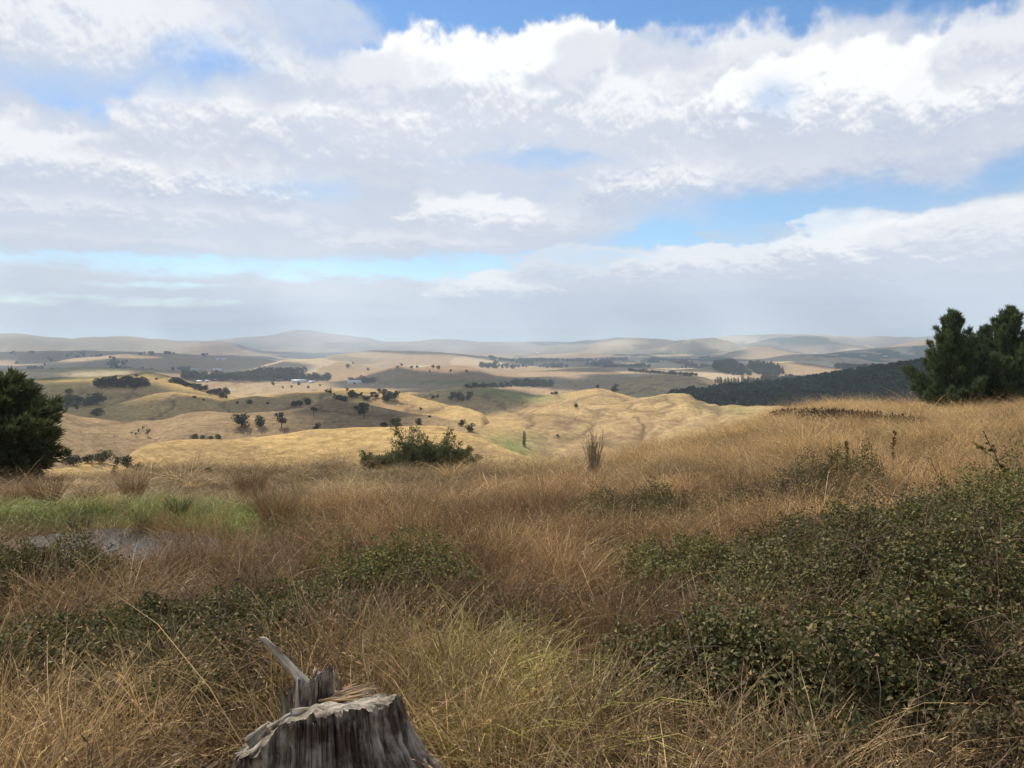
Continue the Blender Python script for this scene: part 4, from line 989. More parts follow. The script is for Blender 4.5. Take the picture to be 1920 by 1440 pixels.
# ------------------------------------------------------------------ bramble thickets
# name parts: (label, [(photo u, distance, half width m, half depth m, height m)], leaves per m2, leaf length, shade of leaf)
THICKETS = [
    ('dense dark bramble mound filling the right foreground nearest the viewer', [(1490, 4.35, 1.0, .75, .46), (1700, 4.75, .75, .70, .48), (1300, 4.15, .50, .50, .34)], 6090, 0.036, 'bramble'),
    ('widest dark green bramble thicket in the right middle ground', [(1650, 6.5, 1.3, 1.2, .62), (1850, 7.0, 1.3, 1.6, .75), (1550, 7.8, 1.0, 1.1, .52), (1740, 8.5, 1.4, 1.2, .60)], 3045, 0.039, 'bramble'),
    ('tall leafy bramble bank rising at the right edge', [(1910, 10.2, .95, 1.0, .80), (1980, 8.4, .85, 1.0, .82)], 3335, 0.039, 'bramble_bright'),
    ('brownish bramble tangle in the lower right corner', [(1880, 4.7, .55, .6, .42), (1800, 4.0, .4, .4, .25)], 3770, 0.030, 'bramble_brown'),
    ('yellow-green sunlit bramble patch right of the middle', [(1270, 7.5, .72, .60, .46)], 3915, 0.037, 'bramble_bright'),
    ('low brown-green bramble patch below the bare upright shrub', [(1200, 12.3, 1.1, .9, .62), (1130, 11.4, .6, .5, .50)], 2465, 0.041, 'bramble'),
    ('bramble clump with a tall leafy shoot in the straw grass at right', [(1570, 14.4, 1.0, .8, .70), (1490, 13.2, .7, .5, .52)], 2175, 0.043, 'bramble'),
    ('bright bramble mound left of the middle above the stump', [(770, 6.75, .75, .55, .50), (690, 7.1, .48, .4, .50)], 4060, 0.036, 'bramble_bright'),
    ('long dark bramble band at left behind the stump', [(420, 5.9, .85, .6, .40), (270, 6.2, .6, .5, .34), (560, 6.2, .55, .4, .32)], 3770, 0.034, 'bramble'),
    ('dark bramble clump covering the near bank of the pond', [(80, 8.5, .9, .6, .46), (-20, 8.3, .7, .7, .50)], 3335, 0.037, 'bramble'),
    ('dark bramble patch at the left edge below the pond', [(110, 5.4, .75, .5, .36), (-20, 5.6, .5, .6, .42)], 3770, 0.034, 'bramble'),
    ('shadowy bramble hollow directly left of the stump splinter', [(450, 4.5, .42, .45, .40), (390, 4.9, .36, .4, .34)], 4350, 0.033, 'bramble'),
    ('sparse bare-caned bramble right behind the stump', [(810, 5.4, .9, .45, .38)], 1305, 0.030, 'bramble_brown'),
    ('leafy bramble fringe at the bottom edge right of the stump', [(1150, 3.95, .42, .35, .22), (1260, 3.85, .36, .3, .20)], 4350, 0.031, 'bramble'),
    ('small green bramble tuft low in the left corner', [(150, 4.6, .36, .3, .20)], 3770, 0.028, 'bramble'),
    ('scattered low bramble leaves in the grass left of the stump', [(270, 4.7, .6, .4, .24), (140, 4.6, .4, .35, .22)], 1500, .034, 'bramble'),
    ('dark tangled bramble between the left patch and the bright mound', [(600, 5.6, .6, .4, .34), (330, 5.3, .6, .35, .28)], 1900, .034, 'bramble'),
    ('brown bramble tangle below the leafy shoot at right', [(1430, 11.5, 1.0, .9, .55)], 1800, .042, 'bramble_brown'),
    ('thin bramble patch among russet grass in the centre', [(1050, 6.6, .5, .4, .24)], 2175, 0.031, 'bramble_brown'),
]
BR = []            # (x, y, half width, half depth, height) of every mound, for the grass to keep clear of
def build_brambles():
    rng = np.random.RandomState(41)
    for lab, mounds, dens, L, mk in THICKETS:
        C, D, N, paths = [], [], [], []
        base = None
        for u, r, a, b, h in mounds:
            az = float(pdir(u, 1000)[0]); cx, cy = math.sin(az) * r, math.cos(az) * r
            if base is None: base = np.array((cx, cy, float(zat(cx, cy))))
            BR.append((cx, cy, a, b, h))
            n = int(dens * math.pi * a * b)
            q = np.sqrt(rng.uniform(0, 1.2, n)); ph = rng.uniform(0, 2 * np.pi, n)
            edge = 1 + .22 * np.sin(3 * ph + u) + .12 * np.sin(7 * ph + 2 * u)
            x = cx + a * q * np.cos(ph) * edge; y = cy + b * q * np.sin(ph) * edge
            lump = 1 + .80 * fbm(x * 1.9, y * 1.9, 3, 45) + .55 * fbm(x * 5.0, y * 5.0, 2, 46)
            top = h * np.sqrt(np.clip(1.18 - q ** 2, .02, 1)) * lump
            f = 1 - np.abs(rng.normal(0, .26, n)); f = np.clip(f, .05, 1.15)
            z = zat(x, y) + np.maximum(top * f, .02)
            nn = unit(np.stack([np.cos(ph) * q * .6, np.sin(ph) * q * .6, np.full(n, .8)], 1) + rng.normal(0, .55, (n, 3)))
            dd = unit(np.cross(nn, rng.normal(0, 1, (n, 3))) + np.array((0, 0, -.25)))
            ok = rng.uniform(0, 1, n) < sstep(-.55, -.05, fbm(x * 2.6 + 5, y * 2.6, 3, 47))      # thin places where canes and grass show
            C.append(np.stack([x, y, z], 1)[ok]); D.append(dd[ok]); N.append(nn[ok])
            for _ in range(int(14 + 40 * a * b)):               # arching canes through and over the mound
                ph0 = rng.uniform(0, 6.28); q0 = rng.uniform(0, .8)
                x0, y0 = cx + a * q0 * math.cos(ph0), cy + b * q0 * math.sin(ph0)
                az2 = rng.uniform(0, 6.28); ln = rng.uniform(.4, .95) * max(a, .4); hh = h * rng.uniform(.6, 1.30)
                t = np.linspace(0, 1, 8)
                px_ = x0 + math.cos(az2) * ln * t; py_ = y0 + math.sin(az2) * ln * t
                pz = zat(px_, py_) + hh * np.sin(np.pi * np.clip(.08 + t * .80, 0, 1)) ** .8
                paths.append((np.stack([px_, py_, pz], 1) + rng.normal(0, .012, (8, 3)), np.linspace(.0036, .0016, 8)))
        C, D, N = np.vstack(C), np.vstack(D), np.vstack(N)
        root = empty('bramble_thicket', base, lab, 'bramble')
        # three leaflets on a stalk: one ahead, two to the sides
        S = np.cross(D, N)
        off = np.concatenate([C + D * L * .3, C + S * L * .35, C - S * L * .35]); DD = np.concatenate([D, unit(D * .35 + S), unit(D * .35 - S)]); NN = np.concatenate([N] * 3)
        keep = rng.uniform(0, 1, len(off)) < .45
        near = np.median([m[1] for m in mounds]) < 6.6
        V, F, t, rr = (broad_leaves if near else leaves)(rng, off[keep], unit(DD[keep] + rng.normal(0, .2, (keep.sum(), 3))), unit(NN[keep] + rng.normal(0, .25, (keep.sum(), 3))), L, L * (.62 if near else .75))
        add('leaves', make_mesh('leaves', V - base, [F], [M[mk]], {'t': ('FLOAT', t), 'rnd': ('FLOAT', rr)}), root)
        V, F = tubes(paths, 4)
        add('canes', make_mesh('canes', V - base, [F], [M['cane']]), root)
build_brambles()

# single canes that arch clear of the thickets
def build_canes():
    rng = np.random.RandomState(43)
    for u0, v0, u1, v1, r, lab in ((1905, 905, 1845, 812, 10.5, 'long bare bramble cane arching left out of the right edge'), (1930, 862, 1822, 830, 11.5, 'thin bramble cane reaching out flat at the right edge'), (1618, 1010, 1632, 958, 8.5, 'dark hooked bramble cane standing over the right thicket'),
                                   (1590, 905, 1588, 826, 16.5, 'leafy bramble shoot standing tall in the straw grass at right'), (1672, 905, 1678, 808, 16.8, 'bare brown weed stalk standing tall right of the leafy shoot'), (1500, 1000, 1545, 965, 9.5, 'dark arching bramble cane above the thicket left end')):
        p0, p1 = world_at(u0, v0, r), world_at(u1, v1, r * .98)
        p0[2] = min(p0[2], float(zat(p0[0], p0[1])) + .4)
        mid = (p0 + p1) / 2 + np.array((0, 0, .12 * np.linalg.norm(p1 - p0)))
        t = np.linspace(0, 1, 10)[:, None]
        P = p0 * (1 - t) ** 2 + 2 * mid * t * (1 - t) + p1 * t ** 2 + rng.normal(0, .008, (10, 3))
        if 'hooked' in lab: P[-3:] += np.array([(.02, 0, .0), (.07, 0, -.01), (.13, 0, -.05)])
        root = empty('bramble_cane', p0, lab, 'cane')
        V, F = tubes([(P, np.linspace(.009, .004, 10))], 5)
        add('stem', make_mesh('stem', V - p0, [F], [M['cane']]), root)
        n = 60 if 'leafy' in lab else 26
        tt = rng.uniform(.35 if 'leafy' in lab else .1, 1, n)
        C = np.stack([np.interp(tt, t[:, 0], P[:, k]) for k in range(3)], 1) - p0
        D = unit(rng.normal(0, 1, (n, 3)) + np.array((0, 0, .2)))
        V, F, a, b = leaves(rng, C, D, unit(rng.normal(0, 1, (n, 3))), .075, .045)
        add('leaves', make_mesh('leaves', V, [F], [M['bramble_brown' if 'bare' in lab else 'bramble']], {'t': ('FLOAT', a), 'rnd': ('FLOAT', b)}), root)
build_canes()

# ------------------------------------------------------------------ grass
def build_grass():
    rng = np.random.RandomState(51)
    for key, mk, kw in (('russet', 'russet', dict(n=46, h=.58, spread=.10, lean=.32, width=.0042, bend=.35, heads=9, head_len=.10)),
                        ('tan', 'tan', dict(n=44, h=.60, spread=.10, lean=.35, width=.0050, bend=.45, heads=8, head_len=.12)),
                        ('straw', 'straw', dict(n=44, h=.62, spread=.11, lean=.30, width=.0050, bend=.40, heads=10, head_len=.12)),
                        ('green', 'green', dict(n=46, h=.34, spread=.11, lean=.35, width=.0080, bend=.55)),
                        ('yellow', 'yellow', dict(n=42, h=.50, spread=.09, lean=.40, width=.0060, bend=.75, heads=2)),
                        ('mat', 'mat', dict(n=40, h=.12, spread=.16, lean=.7, width=.0060, bend=.8))):
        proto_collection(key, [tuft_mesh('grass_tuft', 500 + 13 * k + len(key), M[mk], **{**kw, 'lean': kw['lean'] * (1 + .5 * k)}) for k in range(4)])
    # candidate spots: dense near the viewer, thinner where the grass is only a texture
    spots = []
    for r0, r1, dens in ((1.9, 6, 75), (6, 11, 46), (11, 20, 27), (20, 36, 17), (36, 70, 8.0), (70, 150, 3.4)):
        a0, a1 = R(-37), R(37)
        n = int((a1 - a0) * (r1 ** 2 - r0 ** 2) / 2 * dens)
        az = rng.uniform(a0, a1, n); r = np.sqrt(rng.uniform(r0 ** 2, r1 ** 2, n))
        spots.append(np.stack([np.sin(az) * r, np.cos(az) * r], 1))
    P = np.vstack(spots); P = np.column_stack([P, zat(P[:, 0], P[:, 1])])
    u, v = pix(P); r = np.hypot(P[:, 0], P[:, 1])
    crest = np.interp(np.arctan2(P[:, 0], P[:, 1]), [pdir(q[0], q[1])[0] for q in GROUND_CREST], [q[2] for q in GROUND_CREST])
    n = len(P)
    def el(cu, cv, ru, rv):
        return np.exp(-(((u - cu) / ru) ** 2 + ((v - cv) / rv) ** 2) ** 1.4)
    nz = fbm(P[:, 0] / 1.3, P[:, 1] / 1.3, 3, 61); nz2 = fbm(P[:, 0] / 3.4 + 8, P[:, 1] / 3.4, 3, 62)
    # weights by kind
    w = {}
    w['green'] = 5.0 * el(200, 978, 290, 34) + 2.5 * el(440, 1000, 110, 26) + .05 * (nz > .25)
    w['yellow'] = 1.5 * el(905, 1345, 190, 120) + .5 * el(980, 1390, 120, 80) + .25 * el(560, 1060, 100, 50) + .10 * (nz > .2)
    w['straw'] = .30 + 1.6 * sstep(1000, 1200, u) * sstep(935, 870, v) + 3.4 * el(60, 1360, 290, 110) + 2.4 * el(1430, 1425, 320, 60) + .5 * el(1800, 1400, 200, 60) + 1.2 * nz2 + .5 * (r > 45)
    w['russet'] = .50 + .9 * el(900, 1060, 420, 120) + .9 * el(330, 1060, 230, 60) + .8 * el(40, 1120, 160, 60) + .7 * el(1080, 1240, 130, 140) + .5 * el(1250, 1150, 160, 50) + .6 * nz - .6 * (r > 24) + .5 * el(1700, 870, 250, 60)
    w['tan'] = .75 - .6 * nz2 + .5 * nz
    w['mat'] = 2.6 * el(330, 925, 520, 28) + 1.7 * el(700, 905, 200, 20) + 1.2 * sstep(905, 885, v) * sstep(980, 820, u) + .9 * el(1470, 800, 260, 30) + 1.3 * sstep(.05, .4, nz2) * (r > 24)
    keys = list(w)
    W = np.clip(np.stack([w[k] for k in keys], 1), 0, None) ** 1.6
    W /= W.sum(1, keepdims=True)
    pick = (rng.uniform(0, 1, n)[:, None] > np.cumsum(W, 1)).sum(1).clip(0, len(keys) - 1)
    # keep out of the water, thin under the brambles, stop where the slope drops out of sight
    q = ((P[:, 0] - POND[0]) / 1.4) ** 2 + ((P[:, 1] - POND[1]) / 1.0) ** 2
    keep = (q > 1) & (r < crest * 1.25 + 5)
    inb = np.zeros(n)
    for cx, cy, a, b, h in BR:
        e = ((P[:, 0] - cx) / a) ** 2 + ((P[:, 1] - cy) / b) ** 2
        inb = np.maximum(inb, sstep(1.25, .6, e))
    keep &= rng.uniform(0, 1, n) > inb * .68
    keep &= rng.uniform(0, 1, n) > .62 * sstep(.20, -.30, nz2 + .5 * nz)
    st = np.hypot(P[:, 0] - STUMP[0], P[:, 1] - STUMP[1])
    keep &= (st > .40)
    line = np.arctan2(P[:, 0], P[:, 1]) - math.atan2(STUMP[0], STUMP[1])
    keep &= ~((r < np.hypot(STUMP[0], STUMP[1]) + .05) & (np.abs(line) < .20))
    far = np.interp(r, [3, 10, 20, 40, 80, 150], [1.0, 1.0, 1.05, 1.15, 1.3, 1.5])
    hs = far * np.clip(.95 + .95 * nz + .35 * nz2 + .22 * rng.normal(0, 1, n), .45, 1.6)
    hs *= np.where((r < 3.9), .75, 1.0) * np.where((v < 960) & (u < 1000), .70, 1.0) * np.where(r > 40, .62, 1.0) * (1 - .35 * inb)
    hs *= (1 - .55 * el(330, 925, 600, 38)) * (1 - .60 * el(170, 1062, 170, 34))
    tone = np.clip(1.15 * fbm(P[:, 0] / .9, P[:, 1] / .9, 4, 68) + .75 * nz2 + .20 * rng.normal(0, 1, n) - .06, -.62, .50)
    wd = far ** 1.6 * np.interp(r, [3, 10, 20, 40, 80, 150], [1.0, 1.15, 1.4, 1.9, 2.6, 3.4]) * rng.uniform(.85, 1.2, n)
    names = {'russet': 'russet_grass', 'tan': 'tan_grass', 'straw': 'straw_grass', 'green': 'green_grass', 'yellow': 'yellow_green_grass', 'mat': 'short_dry_grass'}
    for i, k in enumerate(keys):
        s = keep & (pick == i)
        m = int(s.sum())
        if not m: continue
        fl = fbm(P[s][:, 0] / 1.7 + 3, P[s][:, 1] / 1.7, 2, 64); fl2 = fbm(P[s][:, 0] / 1.7 + 13, P[s][:, 1] / 1.7 + 5, 2, 65)
        lean = rng.normal(0, .13, (m, 2)) + np.stack([fl, fl2], 1) * .75
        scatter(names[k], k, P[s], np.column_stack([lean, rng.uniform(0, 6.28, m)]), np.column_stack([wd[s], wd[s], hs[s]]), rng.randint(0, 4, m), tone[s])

# ------------------------------------------------------------------ the weathered stump
_sa = float(pdir(585, 1300)[0]); STUMP = (math.sin(_sa) * 3.05, math.cos(_sa) * 3.05)
def wood_material(name, dark, mid, light, sx=26.0, sz=2.2, bump=.9, rot=None, moss=0.0):
    m = bpy.data.materials.new(name); m.use_nodes = True
    nt = m.node_tree; nt.nodes.clear()
    t = node(nt, 'ShaderNodeTexCoord').outputs['Object']
    g = node(nt, 'ShaderNodeAttribute', attribute_name='grain').outputs['Vector']
    mp = node(nt, 'ShaderNodeMapping', {'Vector': g, 'Scale': (sx, sx, sz)})
    n1 = node(nt, 'ShaderNodeTexNoise', {'Vector': mp.outputs[0], 'Scale': 1.0, 'Detail': 8.0, 'Roughness': .62, 'Distortion': .5})
    n2 = node(nt, 'ShaderNodeTexNoise', {'Vector': t, 'Scale': 9.0, 'Detail': 6.0, 'Roughness': .6})
    n3 = node(nt, 'ShaderNodeTexNoise', {'Vector': t, 'Scale': 70.0, 'Detail': 5.0, 'Roughness': .7})
    f1 = node(nt, 'ShaderNodeMapRange', {0: n1.outputs[0], 1: .41, 2: .59}).outputs[0]
    f2 = node(nt, 'ShaderNodeMapRange', {0: n2.outputs[0], 1: .42, 2: .60}).outputs[0]
    c = mix_rgb(nt, f1, dark, mid)
    c = mix_rgb(nt, mth(nt, 'MULTIPLY', f1, f2), c, light)
    c = mix_rgb(nt, mth(nt, 'MULTIPLY', f2, .22), c, light)
    if rot:
        f3 = node(nt, 'ShaderNodeMapRange', {0: node(nt, 'ShaderNodeTexNoise', {'Vector': t, 'Scale': 5.5, 'Detail': 4.0}).outputs[0], 1: .60, 2: .70}).outputs[0]
        c = mix_rgb(nt, f3, c, rot)
    if moss:
        geo = node(nt, 'ShaderNodeNewGeometry')
        up = node(nt, 'ShaderNodeSeparateXYZ', {0: geo.outputs['Normal']}).outputs[2]
        fm = mth(nt, 'MULTIPLY', node(nt, 'ShaderNodeMapRange', {0: n3.outputs[0], 1: .52, 2: .62}).outputs[0], node(nt, 'ShaderNodeMapRange', {0: up, 1: .2, 2: .8}).outputs[0])
        c = mix_rgb(nt, mth(nt, 'MULTIPLY', fm, moss), c, (.20, .21, .13))
    hgt = mth(nt, 'ADD', mth(nt, 'MULTIPLY', n1.outputs[0], 1.0), mth(nt, 'MULTIPLY', n3.outputs[0], .35))
    b = node(nt, 'ShaderNodeBump', {'Strength': bump, 'Distance': .012, 'Height': hgt})
    p = node(nt, 'ShaderNodeBsdfPrincipled', {'Base Color': c, 'Roughness': .85, 'Normal': b.outputs[0]})
    p.inputs['Specular IOR Level'].default_value = .2
    node(nt, 'ShaderNodeOutputMaterial', {0: p.outputs[0]})
    return m
def add_grain(me, data):
    a = me.attributes.new('grain', 'FLOAT_VECTOR', 'POINT'); a.data.foreach_set('vector', np.asarray(data, np.float32).ravel())
def build_stump():
    M['stump_side'] = wood_material('weathered_stump_side', (.032, .020, .013), (.150, .105, .070), (.50, .42, .32), 30, 1.3, 1.0, rot=(.115, .045, .022))
    M['stump_top'] = wood_material('weathered_stump_top', (.075, .056, .038), (.26, .205, .145), (.47, .40, .31), 34, 3.0, .8, moss=.8)
    M['grey_wood'] = wood_material('grey_splinter_wood', (.24, .185, .13), (.60, .50, .375), (.82, .72, .56), 60, 3.0, .7)
    M['dark_wood'] = wood_material('dark_broken_wood', (.045, .031, .020), (.19, .142, .098), (.40, .325, .245), 50, 4.0, 1.0)
    M['orange_wood'] = wood_material('orange_split_wood', (.40, .21, .09), (.66, .43, .22), (.80, .66, .44), 60, 3.0, .8)
    gz = float(zat(*STUMP))
    top = float(world_at(600, 1318, 3.05)[2]) - gz            # height of the broken top above the ground
    root = empty('tree_stump', (STUMP[0], STUMP[1], gz - .04), 'weathered grey-brown tree stump with a leaning splinter, cut by the bottom edge', 'tree stump', rz=-_sa)
    # local axes: x to the right as seen from the camera, y away from it
    nth, nz = 440, 70
    th = np.linspace(0, 2 * np.pi, nth, endpoint=False)
    Hh = top + .04
    ct, st_ = np.cos(th), np.sin(th)
    def radius(th, t):
        ct = np.cos(th)
        lob = .5 + .5 * np.cos(th - .18)                                     # the right-hand root
        lob2 = .5 + .5 * np.cos(th + 1.9)
        r = .300 + .018 * np.cos(2 * th + .6) + .012 * np.cos(5 * th) + (1 - t) ** 1.5 * (.33 * lob ** 3 + .06 * lob2 ** 4 + .03)
        r = r + np.where(ct < -.3, (.020) * np.minimum(-ct - .3, .5), 0)
        k = th * 10.0
        groove = np.abs(gnoise(th * 6.0 + 3, t * 1.2, 7)); g2 = np.abs(gnoise(th * 15 + 1.5, t * 2.2 + 4, 8)); g3 = gnoise(th * 40, t * 5.0, 9)
        seam = np.minimum(th, 2 * np.pi - th)
        soft = sstep(0, .25, seam)
        r = r + .016 * (fbm(th * 7 + 1, t * 5.0, 3, 33) + .5 * gnoise(th * 26, t * 14.0, 34)) * (1 - .6 * sstep(.7, 1, t))
        g4 = np.abs(gnoise(th * 24 + 7, t * 1.4 + 2, 19))
        r = r - soft * .016 * (1 - sstep(0, .12, g4))
        r = r - soft * (1 - .80 * sstep(.55, 1, t)) * (.040 * (1 - sstep(0, .22, groove)) + .016 * (1 - sstep(0, .25, g2)) + .006 * g3)
        return r + .010 * soft * gnoise(th * 3, t * 3.0, 10)
    def top_h(x, y):
        """broken surface: high plateau right of centre, a slanting shelf on the left"""
        shelf = sstep(-.06, -.12, x - .15 * y)
        h = Hh + .012 - .36 * (y + .05) - .03 * sstep(.02, -.04, x) - shelf * (.03 + .62 * np.maximum(-(x + .12), 0)) + .014 * gnoise(x * 18, y * 18, 11) + .018 * gnoise(x * 7, y * 7 + 3, 12) - .008 * np.abs(gnoise(x * 45, y * 20, 13))
        return h
    T = np.linspace(0, 1, nz) ** .9
    TH, TT = np.meshgrid(th, T)
    RD = radius(TH, TT)
    X = RD * np.cos(TH) + .02; Y = RD * np.sin(TH)
    rim = top_h(RD[-1] * ct + .02, RD[-1] * st_) + 0.006 * gnoise(th * 30, th * 0 + 5, 14) - .016 * sstep(.1, .5, gnoise(th * 8, th * 0 + 2, 15))
    Z = TT * rim[None, :]
    V = np.stack([X, Y, Z], -1).reshape(-1, 3)
    i = np.arange(nz - 1)[:, None] * nth + np.arange(nth)[None]; j = np.arange(nz - 1)[:, None] * nth + (np.arange(nth)[None] + 1) % nth
    side = np.stack([i, j, j + nth, i + nth], -1).reshape(-1, 4)
    me = make_mesh('trunk_side', V, [side], [M['stump_side']], smooth=True)
    add_grain(me, np.stack([np.cos(TH) * .3, np.sin(TH) * .3, TT * .5], -1))
    body = add('trunk_side', me, root)
    # the broken top, a skin inside the rim
    nr = 46
    f = np.linspace(1, 0.02, nr)
    Xt = (RD[-1] * ct)[None] * f[:, None] + .02; Yt = (RD[-1] * st_)[None] * f[:, None]
    Zt = top_h(Xt, Yt); wgt = sstep(1.0, .86, f)[:, None]
    Zt = rim[None] * (1 - wgt) + Zt * wgt
    Vt = np.stack([Xt, Yt, Zt], -1).reshape(-1, 3)
    i = np.arange(nr - 1)[:, None] * nth + np.arange(nth)[None]; j = np.arange(nr - 1)[:, None] * nth + (np.arange(nth)[None] + 1) % nth
    me = make_mesh('broken_top', Vt, [np.stack([i, i + nth, j + nth, j], -1).reshape(-1, 4)[:, ::-1]], [M['stump_top']], smooth=True)
    add_grain(me, Vt[:, [1, 2, 0]] * np.array((1, 1, .6)))
    add('broken_top', me, root)
    rng = np.random.RandomState(9)
    def shard(name, p0, p1, w0, w1, d0, d1, mat, jag=.0, seed=0, tip=0.0, label=None, n=14, m=18):
        """a split piece of wood from p0 to p1: lens section, grooved along the grain, torn at the far end"""
        p0, p1 = np.array(p0, float), np.array(p1, float)
        ax = unit(p1 - p0); sd = unit(np.cross(ax, (0, 1, 0.05))); dp = np.cross(ax, sd); Ln = np.linalg.norm(p1 - p0)
        a = np.linspace(0, 2 * np.pi, m, endpoint=False)
        P, G = [], []
        for k, t in enumerate(np.linspace(0, 1, n)):
            w = w0 + (w1 - w0) * t; d = d0 + (d1 - d0) * t
            rr = 1 + .20 * gnoise(a * 2.2 + seed, np.full(m, t * 1.5 + seed), 16) - .16 * np.abs(gnoise(np.cos(a) * 4 + seed, np.full(m, t * .6), 17))
            cx = np.cos(a) * rr * w * .5; cy = np.sin(a) * rr * d * .5
            along = t * Ln + (jag * gnoise(np.cos(a) * 3.3 + seed, np.sin(a) * 3.3, 18) * sstep(.55, 1, t)) + tip * np.cos(a) * sstep(.5, 1, t)
            P.append(p0 + sd * cx[:, None] + dp * cy[:, None] + ax * along[:, None]); G.append(np.stack([cx, cy, along], 1))
        P = np.vstack(P + [p1[None] + ax * (-.02 * Ln)]); G = np.vstack(G + [G[-1].mean(0, keepdims=True)])
        i = np.arange(n - 1)[:, None] * m + np.arange(m)[None]; j = np.arange(n - 1)[:, None] * m + (np.arange(m)[None] + 1) % m
        e = (n - 1) * m + np.arange(m)
        me = make_mesh(name, P, [np.stack([i, j, j + m, i + m], -1).reshape(-1, 4), np.stack([e, (n - 1) * m + (np.arange(m) + 1) % m, np.full(m, len(P) - 1)], -1)], [mat], smooth=True)
        add_grain(me, G)
        o = add(name, me, root, label=label)
        return o
    H = Hh
    # sizes follow the photograph: about 2.1 mm a pixel here
    shard('splinter', (-.022, .02, H + .070), (-.180, .03, H + .270), .046, .020, .026, .010, M['grey_wood'], .02, 1, .012, 'long pale grey splinter leaning up to the left')
    shard('torn_block', (-.035, .02, H - .06), (-.020, .02, H + .085), .115, .085, .11, .07, M['dark_wood'], .075, 2, 0.01, 'dark upright torn block at the foot of the splinter', 16, 26)
    shard('shard', (.045, .07, H - .03), (.050, .07, H + .095), .085, .060, .05, .022, M['dark_wood'], .05, 3, -.02, 'grey ragged shard standing behind the torn block', 14, 22)
    shard('shard', (-.070, .05, H - .03), (-.060, .05, H + .085), .040, .020, .04, .02, M['dark_wood'], .03, 5)
    shard('shard', (.005, .06, H - .03), (.012, .06, H + .105), .035, .012, .03, .012, M['grey_wood'], .03, 6)
    shard('chunk', (-.075, -.10, H + .000), (.075, -.12, H + .012), .075, .060, .055, .045, M['stump_top'], .012, 7, 0, 'flat lichen-grey slab lying on the front of the top', 12, 20)
    shard('chunk', (-.15, -.06, H - .075), (-.055, -.05, H - .03), .085, .07, .05, .05, M['stump_top'], .015, 8)
    shard('chunk', (-.235, -.02, H - .125), (-.15, .00, H - .075), .07, .06, .045, .045, M['stump_top'], .015, 11)
    shard('knot', (-.175, -.085, H - .085), (-.150, -.085, H - .045), .055, .045, .05, .04, M['dark_wood'], .01, 12, 0, 'dark round hole-like knob on the left shelf')
    for k, (x, y, h, w, l) in enumerate(((-.075, .0, .07, .022, -.01), (-.055, -.02, .105, .016, .0), (-.005, -.01, .095, .024, .01), (.030, .03, .080, .018, .0), (.075, .07, .085, .02, .012), (.070, .06, .06, .03, .0), (-.10, .04, .05, .03, -.01), (.10, .08, .05, .03, .01))):
        shard('shard', (x, y, H - .07), (x + l, y + .01, H + h), w * 1.6, w * .5, w, w * .4, M['grey_wood' if k in (1, 4) else 'dark_wood'], .03, 80 + k, .008, None, 10, 10)
    # the fan of freshly split orange wood on the right half of the top
    for k in range(44):
        a = .12 + .10 * rng.normal(); x0 = .02 + .09 * rng.uniform(); y0 = rng.uniform(-.02, .13); L = rng.uniform(.06, .19)
        z0 = float(top_h(np.array([x0]), np.array([y0]))[0]) + .010 + .018 * rng.uniform()
        shard('split_fibre', (x0, y0, z0), (x0 + L, y0 + rng.normal(0, .035), z0 + .004 + .034 * rng.uniform()), .009 + .008 * rng.uniform(), .002, .007, .002, M['orange_wood'] if k % 4 else M['stump_top'], .012, 20 + k, 0, None, 7, 8)
    # ridges of hard grain standing proud of the front
    for k, (a, z0, z1, w) in enumerate(((-1.62, .10, .97, .020), (-1.42, .05, .94, .026), (-1.30, .2, .9, .014), (-1.05, .02, .92, .018), (-.80, .02, .80, .020), (-1.95, .15, .9, .022), (-2.25, .05, .82, .018), (-.55, .0, .62, .02), (-1.75, .0, .6, .03), (-2.6, .1, .85, .018), (-1.15, .3, .96, .012))):
        q0 = radius(np.array([a]), np.array([z0]))[0] - .006; q1 = radius(np.array([a]), np.array([z1]))[0] - .010
        hh = float(np.interp(a % (2 * np.pi), th, rim))
        shard('grain_ridge', (math.cos(a) * q0 + .02, math.sin(a) * q0, z0 * hh), (math.cos(a) * q1 + .02, math.sin(a) * q1, z1 * hh - .004), w * 1.2, w * .7, .026, .018, M['dark_wood'] if k % 2 else M['stump_side'], .01, 50 + k, 0, None, 12, 10)

